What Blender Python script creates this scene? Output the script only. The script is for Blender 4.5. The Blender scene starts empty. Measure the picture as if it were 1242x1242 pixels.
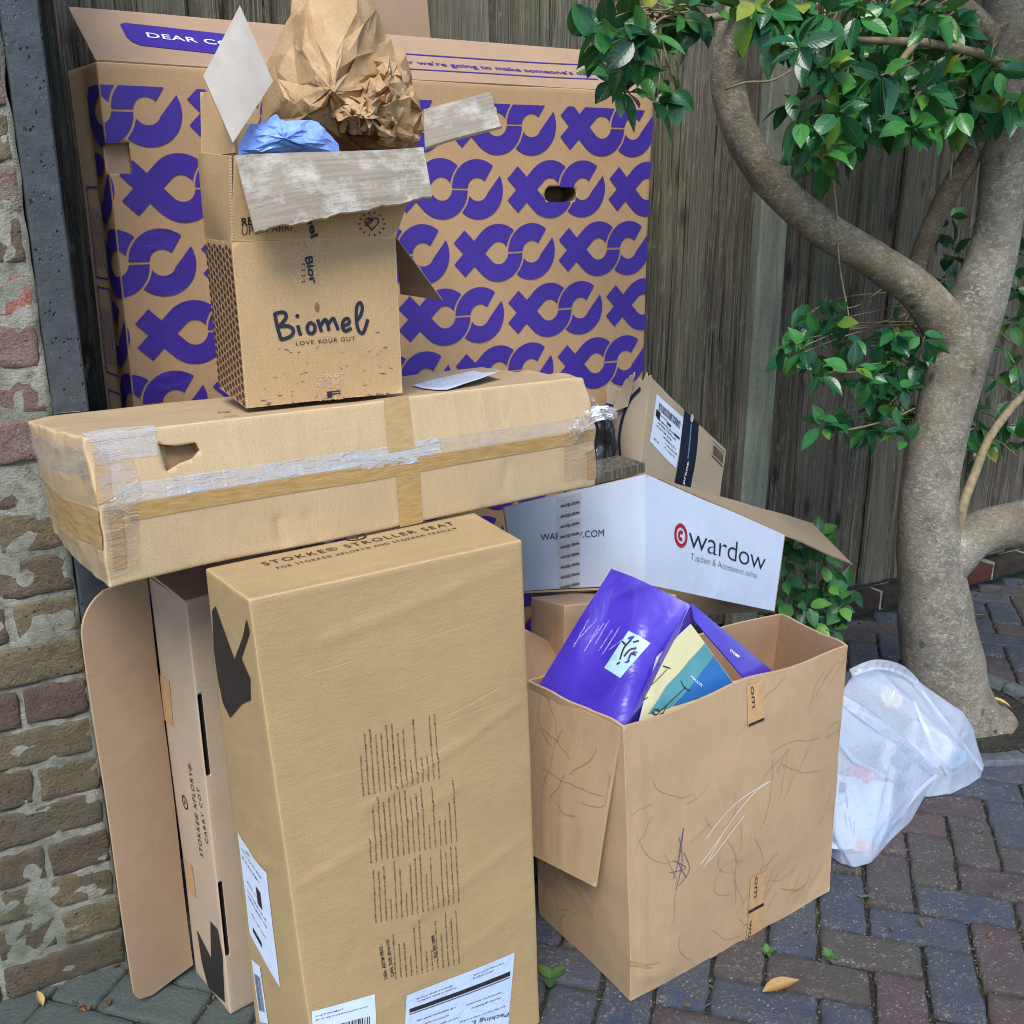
import bpy, bmesh, math, random
from math import sin, cos, pi, radians, sqrt, atan2, acos, exp, floor
from mathutils import Vector, Matrix, noise
from mathutils.geometry import tessellate_polygon
V = Vector
random.seed(11)
SC = bpy.context.scene
COL = SC.collection

# ------------------------------------------------------------------ camera, sky, sun, exposure
CAM_H, PITCH, YAW = 1.5, radians(17.3), radians(29.3)
cd = bpy.data.cameras.new('camera'); cam = bpy.data.objects.new('camera', cd); COL.objects.link(cam)
cam.location = (0, 0, CAM_H); cam.rotation_euler = (pi/2-PITCH, 0, -YAW)
cd.sensor_width = 36; cd.lens = 36; cd.clip_start = .05; cd.clip_end = 500
SC.camera = cam

SUN_EL, SUN_AZ = radians(52), radians(212)       # azimuth clockwise from +Y: the light comes from behind the camera
W = bpy.data.worlds.new('World'); SC.world = W; W.use_nodes = True
wn = W.node_tree; bg = wn.nodes['Background']
sky = wn.nodes.new('ShaderNodeTexSky'); sky.sky_type = 'NISHITA'; sky.sun_disc = False
sky.sun_elevation = SUN_EL; sky.sun_rotation = SUN_AZ
sky.air_density = 1.0; sky.dust_density = .8; sky.ozone_density = 1.4
wn.links.new(sky.outputs[0], bg.inputs[0]); bg.inputs[1].default_value = .10
sl = bpy.data.lights.new('sun', 'SUN'); sl.energy = 1.5; sl.angle = radians(30); sl.color = (1, .97, .93)
sun = bpy.data.objects.new('sun', sl); COL.objects.link(sun)
sd = V((sin(SUN_AZ)*cos(SUN_EL), cos(SUN_AZ)*cos(SUN_EL), sin(SUN_EL)))
sun.location = sd*20; sun.rotation_euler = (-sd).to_track_quat('-Z', 'Y').to_euler()
vs = SC.view_settings; vs.view_transform = 'Standard'; vs.look = 'None'; vs.gamma = 1; vs.use_curve_mapping = False
vs.exposure = 1.32
SC.cycles.use_denoising = True; SC.cycles.filter_width = 1.0
SC.cycles.max_bounces = 6; SC.cycles.transparent_max_bounces = 12; SC.cycles.use_adaptive_sampling = True; SC.cycles.adaptive_threshold = .025

# ------------------------------------------------------------------ measuring: photo pixel (1242 grid) -> point at a known depth
FW = V((sin(YAW)*cos(PITCH), cos(YAW)*cos(PITCH), -sin(PITCH)))
RT = V((cos(YAW), -sin(YAW), 0)); UP = RT.cross(FW); OO = V((0, 0, CAM_H)); FL = 1242.
def ray(x, y): return (FW*FL + RT*(x-621) - UP*(y-621)).normalized()
def at(x, y, Y): d = ray(x, y); return OO + d*(Y/d.y)
def onz(x, y, Z): d = ray(x, y); return OO + d*((Z-CAM_H)/d.z)
def proj(p):
    v = p-OO; z = v.dot(FW); return (621+FL*v.dot(RT)/z, 621-FL*v.dot(UP)/z, z)

# ------------------------------------------------------------------ scene helpers
def link(o, parent=None):
    COL.objects.link(o)
    if parent: o.parent = parent
    return o
def mesh_obj(name, me, parent=None): return link(bpy.data.objects.new(name, me), parent)
def bm_obj(name, bm, mats, parent=None, smooth=True, sharp=None):
    me = bpy.data.meshes.new(name); bm.normal_update(); bm.to_mesh(me); bm.free()
    for m in (mats if isinstance(mats, (list, tuple)) else [mats]): me.materials.append(m)
    if smooth:
        me.shade_smooth()
        if sharp: me.set_sharp_from_angle(angle=radians(sharp))
    return mesh_obj(name, me, parent)
def tag(o, label, cat, group=None, kind=None):
    o['label'] = label; o['category'] = cat
    if group: o['group'] = group
    if kind: o['kind'] = kind
    return o
def thing(name, label, cat, loc=(0, 0, 0), group=None):
    o = bpy.data.objects.new(name, None); o.empty_display_size = .1; link(o)
    return tag(o, label, cat, group)          # parts are given in world space: the empty stays at the origin
def struct(o): o['kind'] = 'structure'; return o
def nz(p, s=0): return noise.noise(V((p[0]+s*17.3, p[1]-s*9.1, p[2]+s*5.7)))
def nzv(p, s=0): return noise.noise_vector(V((p[0]+s*17.3, p[1]-s*9.1, p[2]+s*5.7)))
def fbm(p, o=4): return noise.fractal(V(p), 1., 2.1, o)
def lerp(a, b, t): return a+(b-a)*t
def sstep(a, b, x):
    t = max(0., min(1., (x-a)/(b-a))) if a != b else float(x > a); return t*t*(3-2*t)
def catmull(pts, n=6):
    out = []
    for i in range(len(pts)-1):
        p0 = pts[max(i-1, 0)]; p1 = pts[i]; p2 = pts[i+1]; p3 = pts[min(i+2, len(pts)-1)]
        for k in range(n):
            t = k/n
            out.append([.5*((2*b)+(-a+c)*t+(2*a-5*b+4*c-d)*t*t+(-a+3*b-3*c+d)*t**3) for a, b, c, d in zip(p0, p1, p2, p3)])
    out.append(list(pts[-1])); return out

class Joiner:
    """many placed copies of small meshes -> one mesh"""
    def __init__(s): s.v = []; s.f = []; s.uv = []; s.rnd = []; s.c = {}
    def add(s, me, M, rnd=0.):
        if me.name not in s.c:
            ul = me.uv_layers.active
            s.c[me.name] = ([v.co.copy() for v in me.vertices], [tuple(p.vertices) for p in me.polygons], [tuple(d.uv) for d in ul.data] if ul else [])
        a, b, u = s.c[me.name]; k = len(s.v); s.v += [M @ c for c in a]; s.f += [tuple(i+k for i in f) for f in b]; s.uv += u; s.rnd += [rnd]*len(a)
    def build(s, name, mat, parent):
        me = bpy.data.meshes.new(name); me.from_pydata(s.v, [], s.f); me.materials.append(mat); me.shade_smooth()
        if s.uv: me.uv_layers.new(name='UVMap').data.foreach_set('uv', [c for q in s.uv for c in q])
        me.attributes.new('rnd', 'FLOAT', 'POINT').data.foreach_set('value', s.rnd); me.update()
        return mesh_obj(name, me, parent)

# ------------------------------------------------------------------ materials
class NM:
    def __init__(s, name):
        s.m = bpy.data.materials.new(name); s.m.use_nodes = True; s.t = s.m.node_tree
        s.t.nodes.clear(); s.out = s.t.nodes.new('ShaderNodeOutputMaterial')
    def set(s, sock, v):
        if isinstance(v, bpy.types.NodeSocket): s.t.links.new(v, sock)
        elif v is not None:
            if sock.type == 'RGBA' and len(v) == 3: v = (*v, 1)
            sock.default_value = v
    def n(s, typ, ins=None, **props):
        nd = s.t.nodes.new('ShaderNode'+typ)
        for k, v in props.items(): setattr(nd, k, v)
        for k, v in (ins or {}).items(): s.set(nd.inputs[k], v)
        return nd
    def noise(s, vec, scale, detail=3, rough=.55, dist=0):
        return s.n('TexNoise', {'Vector': vec, 'Scale': scale, 'Detail': detail, 'Roughness': rough, 'Distortion': dist}).outputs['Fac']
    def voro(s, vec, scale, feature='F1', out='Distance', rnd=1):
        return s.n('TexVoronoi', {'Vector': vec, 'Scale': scale, 'Randomness': rnd}, feature=feature).outputs[out]
    def map(s, vec, scale=(1, 1, 1), loc=(0, 0, 0), rot=(0, 0, 0)):
        return s.n('Mapping', {'Vector': vec, 'Scale': scale, 'Location': loc, 'Rotation': rot}).outputs[0]
    def rng(s, f, a, b, c=0, d=1, smooth=False):
        return s.n('MapRange', {0: f, 1: a, 2: b, 3: c, 4: d}, interpolation_type='SMOOTHSTEP' if smooth else 'LINEAR').outputs[0]
    def math(s, op, a, b=None, c=None):
        nd = s.n('Math', operation=op); s.set(nd.inputs[0], a)
        if b is not None: s.set(nd.inputs[1], b)
        if c is not None: s.set(nd.inputs[2], c)
        return nd.outputs[0]
    def mix(s, f, a, b, blend='MIX'):
        nd = s.n('Mix', data_type='RGBA', blend_type=blend, clamp_factor=True)
        s.set(nd.inputs['Factor'], f); s.set(nd.inputs[6], a); s.set(nd.inputs[7], b); return nd.outputs[2]
    def ramp(s, f, stops, interp='LINEAR'):
        nd = s.n('ValToRGB'); s.set(nd.inputs[0], f); cr = nd.color_ramp; cr.interpolation = interp
        while len(cr.elements) < len(stops): cr.elements.new(.5)
        for e, (p, c) in zip(cr.elements, stops): e.position = p; e.color = (*c, 1)
        return nd.outputs[0]
    def bump(s, h, strength=.3, dist=.002, nrm=None):
        nd = s.n('Bump', {'Height': h, 'Strength': strength, 'Distance': dist})
        if nrm is not None: s.set(nd.inputs['Normal'], nrm)
        return nd.outputs[0]
    def attr(s, name, out='Fac'): return s.n('Attribute', attribute_name=name).outputs[out]
    def uv(s): return s.n('UVMap').outputs[0]
    def pos(s): return s.n('TexCoord').outputs['Object']
    def wpos(s): return s.n('NewGeometry').outputs['Position']
    def orand(s): return s.n('ObjectInfo').outputs['Random']
    def bsdf(s, color, rough=.7, nrm=None, **kw):
        b = s.n('BsdfPrincipled', {'Base Color': color, 'Roughness': rough})
        if nrm is not None: s.set(b.inputs['Normal'], nrm)
        for k, v in kw.items(): s.set(b.inputs[k.replace('_', ' ')], v)
        s.t.links.new(b.outputs[0], s.out.inputs[0]); return b
    def surf(s, sh): s.t.links.new(sh, s.out.inputs[0])

def lin(r, g, b):
    f = lambda c: (c/255)/12.92 if c < 10 else ((c/255+.055)/1.055)**2.4
    return (f(r), f(g), f(b))
def mul(c, k): return tuple(min(1, x*k) for x in c)

def card(name, col, flute='u', fl=.5, scuff=.25, stain=.25, speck=.5, white=0.):
    """corrugated board: fibre speckle, faint flutes along one axis, rubbed edges, stains"""
    m = NM(name); uv = m.uv()
    big = m.noise(uv, 5, 4); mid = m.noise(uv, 38, 4); fib = m.noise(uv, 420, 2, .7)
    sc = (340, 26, 1) if flute == 'u' else (26, 340, 1)
    flt = m.noise(m.map(uv, sc), 1., 2, .6)
    sc2 = (24, .9, 1) if flute == 'u' else (.9, 24, 1)
    wide = m.noise(m.map(uv, sc2), 1., 3, .6)
    c = m.mix(m.rng(big, .3, .7), mul(col, .90), mul(col, 1.08))
    c = m.mix(m.rng(mid, .35, .7, 0, .35), c, mul(col, 1.12) if not white else mul(col, .93))
    c = m.mix(m.rng(wide, .46, .66, 0, .22*fl), c, mul(col, 1.2))
    c = m.mix(m.rng(flt, .48, .68, 0, .22+.28*fl), c, mul(col, .80)); c = m.mix(m.rng(flt, .3, .44, .3*fl, 0), c, mul(col, 1.16))
    c = m.mix(m.rng(fib, .52, .70, 0, .3+speck*.6), c, mul(col, .62)); c = m.mix(m.rng(fib, .28, .45, .5, 0), c, mul(col, 1.28))
    st = m.noise(m.map(uv, loc=(3, 7, 0)), 3.2, 5, .65)
    c = m.mix(m.rng(st, .57, .75, 0, stain), c, mul(col, .62))
    sp = m.voro(m.map(uv, loc=(1, 2, 0)), 34)
    sp2 = m.math('MULTIPLY', m.rng(sp, .05, .11, 1, 0), m.rng(m.noise(uv, 9, 2), .56, .66))
    c = m.mix(m.math('MULTIPLY', sp2, .5*speck), c, mul(col, .45))
    ed = m.attr('edge'); rag = m.noise(uv, 60, 4, .7)
    e = m.math('MULTIPLY', m.rng(m.math('ADD', ed, m.rng(rag, .35, .7, .0008, -.0008)), 0, .0018, 1, 0), scuff*1.5)
    c = m.mix(e, c, mul(col, 1.42) if not white else lin(190, 170, 140))
    sr = m.noise(m.map(uv, (3, 90, 1), rot=(0, 0, .5)), 1, 3, .7)
    c = m.mix(m.math('MULTIPLY', m.rng(sr, .66, .74), .5*scuff), c, mul(col, 1.45))
    # handling creases: thin broken lines mostly along the flutes, and shallow dents
    s1 = (7, 1.3, 1) if flute == 'u' else (1.3, 7, 1)
    cr = m.voro(m.map(uv, s1, rot=(0, 0, .07)), 1., 'DISTANCE_TO_EDGE'); lns = m.math('MULTIPLY', m.rng(cr, 0, .012, 1, 0), m.rng(st, .5, .62))
    c = m.mix(m.math('MULTIPLY', lns, .28 if not white else .1), c, mul(col, 1.3) if not white else mul(col, .8))
    h = m.math('ADD', m.math('MULTIPLY', flt, .5*fl), m.math('ADD', m.math('MULTIPLY', mid, .6), m.math('MULTIPLY', wide, .8*fl)))
    n0 = m.bump(m.math('SUBTRACT', m.math('MULTIPLY', big, .5), m.math('MULTIPLY', lns, .12)), .2, .012)
    m.bsdf(c, m.rng(mid, .3, .7, .55, .78), m.bump(h, .3, .002, n0), Specular_IOR_Level=.35)
    return m.m
def cut_edge(name, col):
    """raw edge of the board: the wavy middle ply between two liners"""
    m = NM(name); uv = m.uv()
    w = m.n('TexWave', {'Vector': m.map(uv, (1, 1, 1)), 'Scale': 70, 'Distortion': 2., 'Detail': 1}, wave_type='BANDS', bands_direction='X').outputs['Fac']
    c = m.mix(m.rng(w, .3, .7), mul(col, .82), mul(col, 1.05)); m.bsdf(c, .9, m.bump(w, .4, .001)); return m.m
def ink(name, col, fade=.25, rough=.55):
    m = NM(name); p = m.wpos(); f = m.noise(p, 260, 3, .7); b = m.noise(p, 14, 3)
    c = m.mix(m.rng(f, .5, .8, 0, fade), col, mul(lin(178, 145, 105), .8)); c = m.mix(m.rng(b, .35, .7, 0, .18), c, mul(col, 1.5))
    m.bsdf(c, rough, Specular_IOR_Level=.35); return m.m
def plain(name, col, rough=.6, var=.12, scale=40, bump=.1, spec=.4):
    m = NM(name); p = m.wpos(); f = m.noise(p, scale, 4)
    c = m.mix(m.rng(f, .3, .7), mul(col, 1-var), mul(col, 1+var)); m.bsdf(c, rough, m.bump(f, bump, .004), Specular_IOR_Level=spec); return m.m
def clear_tape(name, tint, alpha=.35, rough=.12, wr=.7, body=.1):
    """glossy film tape: mostly see-through, wrinkled so that it catches the sky in streaks"""
    m = NM(name); uv = m.uv(); w = m.noise(m.map(uv, (16, 70, 1)), 1., 3, .55, 1.); w2 = m.noise(m.map(uv, (70, 9, 1)), 1., 2, .5, .6); big = m.noise(uv, 14, 3)
    nrm = m.bump(m.math('ADD', w, m.math('MULTIPLY', w2, .5)), wr*.8, .006)
    g = m.n('BsdfGlossy', {'Color': (.95, .96, 1, 1), 'Roughness': rough, 'Normal': nrm}); b = m.n('BsdfDiffuse', {'Color': (*tint[:3], 1), 'Normal': nrm})
    t = m.n('BsdfTransparent', {'Color': (.95, .92, .86, 1)}); k = m.math('MULTIPLY', m.rng(w, .35, .7, .25, 1.), m.rng(big, .35, .65, .5, 1.2))
    tb = m.n('MixShader', {0: body, 1: t.outputs[0], 2: b.outputs[0]})
    mx = m.n('MixShader', {0: m.math('MULTIPLY', k, alpha), 1: tb.outputs[0], 2: g.outputs[0]})
    m.surf(mx.outputs[0]); return m.m

KRAFT = lin(184, 150, 105)
# ------------------------------------------------------------------ surfaces that prints, tapes and labels can follow
class Face:
    def __init__(s, base, bulge=0., amp=.0015, freq=5., seed=0, creases=(), grain=0.):
        s.base = base; s.bulge = bulge; s.amp = amp; s.freq = freq; s.seed = seed; s.creases = creases; s.grain = grain
        a, b, c, d = base(0, 0), base(1, 0), base(1, 1), base(0, 1)
        s.w = ((b-a).length+(c-d).length)/2; s.h = ((d-a).length+(c-b).length)/2
        s.n0 = (b-a+c-d).cross(d-a+c-b).normalized()
    def B(s, u, v):
        p = s.base(u, v)
        if s.amp: p = p + nzv(p*s.freq, s.seed)*s.amp
        m = sstep(0, .06, u)*sstep(0, .06, 1-u)*sstep(0, .06, v)*sstep(0, .06, 1-v)
        d = s.bulge*16*u*(1-u)*v*(1-v)
        if m > 0:
            x, y = u*s.w, v*s.h
            for (x0, y0, x1, y1, a, wd) in s.creases:
                dx, dy = x1-x0, y1-y0; L = dx*dx+dy*dy
                t = max(0, min(1, ((x-x0)*dx+(y-y0)*dy)/L))
                q = math.hypot(x-x0-dx*t, y-y0-dy*t)
                d += m*a*exp(-(q/wd)**2)
            if s.grain: d += m*s.grain*nz((x*14, y*14, s.seed*3.1))
        return p + s.n0*d
    def S(s, u, v, off=0.):
        p = s.B(u, v)
        if off:
            e = .004; u0, u1 = u-e, u+e; v0, v1 = v-e, v+e
            n = (s.base(u1, v)-s.base(u0, v)).cross(s.base(u, v1)-s.base(u, v0))
            p = p + n.normalized()*off
        return p
    def M(s, x, y, off=0.): return s.S(x/s.w, y/s.h, off)
    def inv(s, px, py):
        """photo pixel -> metres on this face"""
        u = v = .5
        for _ in range(25):
            a = proj(s.base(u, v)); b = proj(s.base(u+1e-4, v)); c = proj(s.base(u, v+1e-4))
            j = ((b[0]-a[0])/1e-4, (c[0]-a[0])/1e-4, (b[1]-a[1])/1e-4, (c[1]-a[1])/1e-4)
            det = j[0]*j[3]-j[1]*j[2]; rx, ry = px-a[0], py-a[1]
            du, dv = (j[3]*rx-j[1]*ry)/det, (-j[2]*rx+j[0]*ry)/det
            u += max(-.5, min(.5, du)); v += max(-.5, min(.5, dv))
            if abs(du)+abs(dv) < 1e-7: break
        return (u*s.w, v*s.h)
def quad(p00, p10, p11, p01):
    p00, p10, p11, p01 = map(V, (p00, p10, p11, p01))
    return lambda u, v: (p00*(1-u)+p10*u)*(1-v)+(p01*(1-u)+p11*u)*v
class Box:
    """carton from eight corners c[i,j,k] (i right, j away, k up); deform(p,i,j,k) may push it about"""
    MAPS = {'front': lambda u, v: (u, 0, v), 'left': lambda u, v: (0, 1-u, v), 'right': lambda u, v: (1, u, v),
            'top': lambda u, v: (u, v, 1), 'back': lambda u, v: (1-u, 1, v), 'bottom': lambda u, v: (u, 1-v, 0)}
    def __init__(s, c, deform=None, amp=.0015, freq=5., seed=0, bulge={}, creases={}, grain=.0006):
        s.c = {k: V(p) for k, p in c.items()}; s.deform = deform; s.F = {}
        for n, mp in Box.MAPS.items():
            s.F[n] = Face((lambda mp: lambda u, v: s.vol(*mp(u, v)))(mp), bulge.get(n, 0.), amp, freq, seed, creases.get(n, ()), grain)
    def vol(s, i, j, k):
        c = s.c; p = V((0, 0, 0))
        for a in (0, 1):
            for b in (0, 1):
                for d in (0, 1):
                    wgt = (i if a else 1-i)*(j if b else 1-j)*(k if d else 1-k)
                    if wgt: p = p + c[a, b, d]*wgt
        return s.deform(p, i, j, k) if s.deform else p
def oriented(pos, rz, rx, ry, dims):
    R = Matrix.Rotation(radians(rz), 3, 'Z') @ Matrix.Rotation(radians(rx), 3, 'X') @ Matrix.Rotation(radians(ry), 3, 'Y')
    return {(i, j, k): V(pos)+R @ V((i*dims[0], j*dims[1], k*dims[2])) for i in (0, 1) for j in (0, 1) for k in (0, 1)}

def setuv(bm, f, uvs, edges=None, mi=0):
    ul = bm.loops.layers.uv.verify(); f.material_index = mi
    for lp, q in zip(f.loops, uvs): lp[ul].uv = q
def grid(bm, F, nu, nv, off=0., mi=0, flip=False, uvo=(0, 0), rect=(0, 0, 1, 1), warp=None):
    el = bm.verts.layers.float.get('edge') or bm.verts.layers.float.new('edge')
    vs_ = []; uvs = []
    for b in range(nv+1):
        r = []; q = []
        for a in range(nu+1):
            u = lerp(rect[0], rect[2], a/nu); v = lerp(rect[1], rect[3], b/nv)
            if warp: u, v = warp(u, v)
            x = bm.verts.new(F.S(u, v, off)); x[el] = min(a/nu, 1-a/nu)*F.w if nu*F.h > 0 else 0
            x[el] = min(min(a/nu, 1-a/nu)*F.w*(rect[2]-rect[0]), min(b/nv, 1-b/nv)*F.h*(rect[3]-rect[1]))
            r.append(x); q.append((u*F.w+uvo[0], v*F.h+uvo[1]))
        vs_.append(r); uvs.append(q)
    for b in range(nv):
        for a in range(nu):
            idx = [(b, a), (b, a+1), (b+1, a+1), (b+1, a)]
            if flip: idx.reverse()
            f = bm.faces.new([vs_[i][j] for i, j in idx]); setuv(bm, f, [uvs[i][j] for i, j in idx], mi=mi)
    return vs_, uvs
def carton(name, bx, mats, parent=None, cell=.012, skip=(), bev=.003):
    bm = bmesh.new()
    for i, (n, F) in enumerate(bx.F.items()):
        if n in skip: continue
        c = cell*(3 if n in ('back', 'bottom') else 1)
        c = cell
        grid(bm, F, max(2, round(cells(bx, n)[0]/c)), max(2, round(cells(bx, n)[1]/c)), uvo=(i*1.7, i*2.3))
    bmesh.ops.remove_doubles(bm, verts=bm.verts, dist=.0004)
    o = bm_obj(name, bm, mats, parent, True)
    md = o.modifiers.new('bev', 'BEVEL'); md.width = bev; md.segments = 2; md.limit_method = 'ANGLE'; md.angle_limit = radians(50)
    return o
def cells(bx, n):
    d = {'u': bx.F['front'].w, 'v': bx.F['front'].h, 'd': bx.F['left'].w}
    return {'front': (d['u'], d['v']), 'back': (d['u'], d['v']), 'left': (d['d'], d['v']), 'right': (d['d'], d['v']), 'top': (d['u'], d['d']), 'bottom': (d['u'], d['d'])}[n]
def sheet_bm(bm, F, t=.004, cell=.012, warp=None, uvo=(0, 0), mi=(0, 1, 2)):
    nu = max(2, round(F.w/cell)); nv = max(2, round(F.h/cell))
    o, uo = grid(bm, F, nu, nv, 0., mi[0], False, uvo, warp=warp)
    i, ui = grid(bm, F, nu, nv, -t, mi[1], True, uvo, warp=warp)
    def strip(A, Bv, rev):
        L = 0
        for k in range(len(A)-1):
            d = (A[k+1].co-A[k].co).length
            q = [A[k], A[k+1], Bv[k+1], Bv[k]]; uvq = [(L, 0), (L+d, 0), (L+d, t), (L, t)]
            if rev: q.reverse(); uvq.reverse()
            setuv(bm, bm.faces.new(q), uvq, mi=mi[2]); L += d
    strip(o[0], i[0], True); strip(o[-1], i[-1], False)
    strip([r[0] for r in o], [r[0] for r in i], False); strip([r[-1] for r in o], [r[-1] for r in i], True)
def flap(name, F, mats, parent=None, t=.004, cell=.012, warp=None, uvo=(0, 0), sharp=40):
    bm = bmesh.new(); sheet_bm(bm, F, t, cell, warp, uvo)
    return bm_obj(name, bm, mats, parent, True, sharp)
def qface(pts, **k): return Face(quad(*pts), **k)
def corner_round(r, F):
    """warp that rounds the four corners of a sheet by radius r (metres)"""
    def w(u, v):
        y = v*F.h; k = 0
        if y < r: k = r-sqrt(max(0, r*r-(r-y)**2))
        elif y > F.h-r: k = r-sqrt(max(0, r*r-(y-F.h+r)**2))
        k /= F.w; return (k+(1-2*k)*u, v)
    return w
def ragged(a, f, seed, sides='t'):
    """warp for a torn or frayed edge"""
    def w(u, v):
        j = a*(nz((u*f, 3.3, seed))+.6*nz((u*f*3.1, 8, seed)))
        k = a*(nz((v*f, 5.3, seed+2))+.6*nz((v*f*3.1, 2, seed)))
        if 't' in sides: v = v*(1+j)
        if 'b' in sides: v = 1-(1-v)*(1+j)
        if 'r' in sides: u = u*(1+k)
        if 'l' in sides: u = 1-(1-u)*(1+k)
        return u, v
    return w

# ---- boolean: real slots and hand holes
def cutout(o, F, poly, depth, mat_in):
    """poly in metres on F; sinks a pocket of that outline"""
    bm = bmesh.new(); a = [bm.verts.new(F.M(x, y, .02)) for x, y in poly]; b = [bm.verts.new(F.M(x, y, -depth)) for x, y in poly]
    n = len(poly); bm.faces.new(a); bm.faces.new(b[::-1])
    for i in range(n): bm.faces.new([a[i], b[i], b[(i+1) % n], a[(i+1) % n]])
    bmesh.ops.recalc_face_normals(bm, faces=bm.faces)
    c = bm_obj('cutter', bm, mat_in, None, False)
    md = o.modifiers.new('cut', 'BOOLEAN'); md.object = c; md.operation = 'DIFFERENCE'; md.solver = 'EXACT'; md.material_mode = 'TRANSFER'
    bpy.context.view_layer.update(); dg = bpy.context.evaluated_depsgraph_get()
    me = bpy.data.meshes.new_from_object(o.evaluated_get(dg)); o.modifiers.clear(); old = o.data; o.data = me
    bpy.data.objects.remove(c); bpy.data.meshes.remove(old)
def rrect(x0, y0, x1, y1, r, n=5):
    out = []
    for cx, cy, a0 in ((x1-r, y1-r, 0), (x0+r, y1-r, 90), (x0+r, y0+r, 180), (x1-r, y0+r, 270)):
        for k in range(n+1): a = radians(a0+90*k/n); out.append((cx+r*cos(a), cy+r*sin(a)))
    return out

# ---- prints
def decal(name, F, polys, mat, parent, off=.0012, clip=None, step=.05):
    """flat print: polygons in metres on F, cut into a grid so that they lie on the bent board"""
    bm = bmesh.new()
    for p in polys:
        if len(p) < 3: continue
        vv = [bm.verts.new((x, y, 0)) for x, y in p]
        if len(p) <= 4: bm.faces.new(vv)
        else:
            for t in tessellate_polygon([[V((x, y, 0)) for x, y in p]]):
                try: bm.faces.new([vv[i] for i in t])
                except ValueError: pass
    return _lay(name, bm, F, mat, parent, off, clip, step)
def _lay(name, bm, F, mat, parent, off, clip, step):
    def cutp(co, no, **k):
        bmesh.ops.bisect_plane(bm, geom=bm.verts[:]+bm.edges[:]+bm.faces[:], plane_co=co, plane_no=no, **k)
    if clip:
        x0, y0, x1, y1 = clip
        for co, no in (((x0, 0, 0), (-1, 0, 0)), ((x1, 0, 0), (1, 0, 0)), ((0, y0, 0), (0, -1, 0)), ((0, y1, 0), (0, 1, 0))): cutp(co, no, clear_outer=True)
    if not bm.verts: bm.free(); return None
    if step:
        for ax in (0, 1):
            lo = min(v.co[ax] for v in bm.verts); hi = max(v.co[ax] for v in bm.verts); k = floor(lo/step)+1
            while k*step < hi:
                co = [0, 0, 0]; no = [0, 0, 0]; co[ax] = k*step; no[ax] = 1; cutp(co, no); k += 1
    ul = bm.loops.layers.uv.verify()
    bm.normal_update()
    for f in bm.faces:
        if f.normal.z < 0: f.normal_flip()
        for lp in f.loops: lp[ul].uv = (lp.vert.co.x, lp.vert.co.y)
    for v in bm.verts: v.co = F.M(v.co.x, v.co.y, off)
    return bm_obj(name, bm, mat, parent, False)
_tc = {}
def text_mesh(s, bold=0., sp=1.):
    k = (s, bold, sp)
    if k not in _tc:
        cu = bpy.data.curves.new('txt', 'FONT'); cu.body = s; cu.offset = bold; cu.resolution_u = 3; cu.space_character = sp; cu.fill_mode = 'FRONT'
        o = bpy.data.objects.new('txt', cu); COL.objects.link(o); bpy.context.view_layer.update()
        me = bpy.data.meshes.new_from_object(o.evaluated_get(bpy.context.evaluated_depsgraph_get()))
        vv = [(v.co.x, v.co.y) for v in me.vertices]; ff = [tuple(p.vertices) for p in me.polygons]
        bpy.data.objects.remove(o); bpy.data.curves.remove(cu); bpy.data.meshes.remove(me); _tc[k] = (vv, ff)
    return _tc[k]
def text(name, F, s, p0, p1, hgt, mat, parent, bold=.0, sp=1., off=.0013, px=True, clip=None, flipx=False, slant=0):
    """line of lettering with its baseline from p0 to p1 (photo pixels, or metres on F) and cap height hgt (metres)"""
    a = F.inv(*p0) if px else p0; b = F.inv(*p1) if px else p1
    vv, ff = text_mesh(s, bold, sp); x0 = min(v[0] for v in vv); x1 = max(v[0] for v in vv)
    L = math.hypot(b[0]-a[0], b[1]-a[1]); ex = ((b[0]-a[0])/L, (b[1]-a[1])/L); ey = (-ex[1], ex[0])
    bm = bmesh.new(); nv = []
    for x, y in vv:
        t = (x-x0)/(x1-x0)*L; h = y/.73*hgt; t += slant*h
        nv.append(bm.verts.new((a[0]+ex[0]*t+ey[0]*h, a[1]+ex[1]*t+ey[1]*h, 0)))
    for f in ff:
        try: bm.faces.new([nv[i] for i in f])
        except ValueError: pass
    return _lay(name, bm, F, mat, parent, off, clip, None)
def ribbon(pts, w, closed=False):
    """polyline -> little quads of width w (w may be a function of 0..1)"""
    out = []; n = len(pts); L = []; R = []
    for i in range(n):
        a = pts[max(0, i-1)]; b = pts[min(n-1, i+1)]; dx, dy = b[0]-a[0], b[1]-a[1]; l = math.hypot(dx, dy) or 1
        h = (w(i/(n-1)) if callable(w) else w)/2
        L.append((pts[i][0]-dy/l*h, pts[i][1]+dx/l*h)); R.append((pts[i][0]+dy/l*h, pts[i][1]-dx/l*h))
    for i in range(n-1): out.append([R[i], R[i+1], L[i+1], L[i]])
    return out
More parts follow.
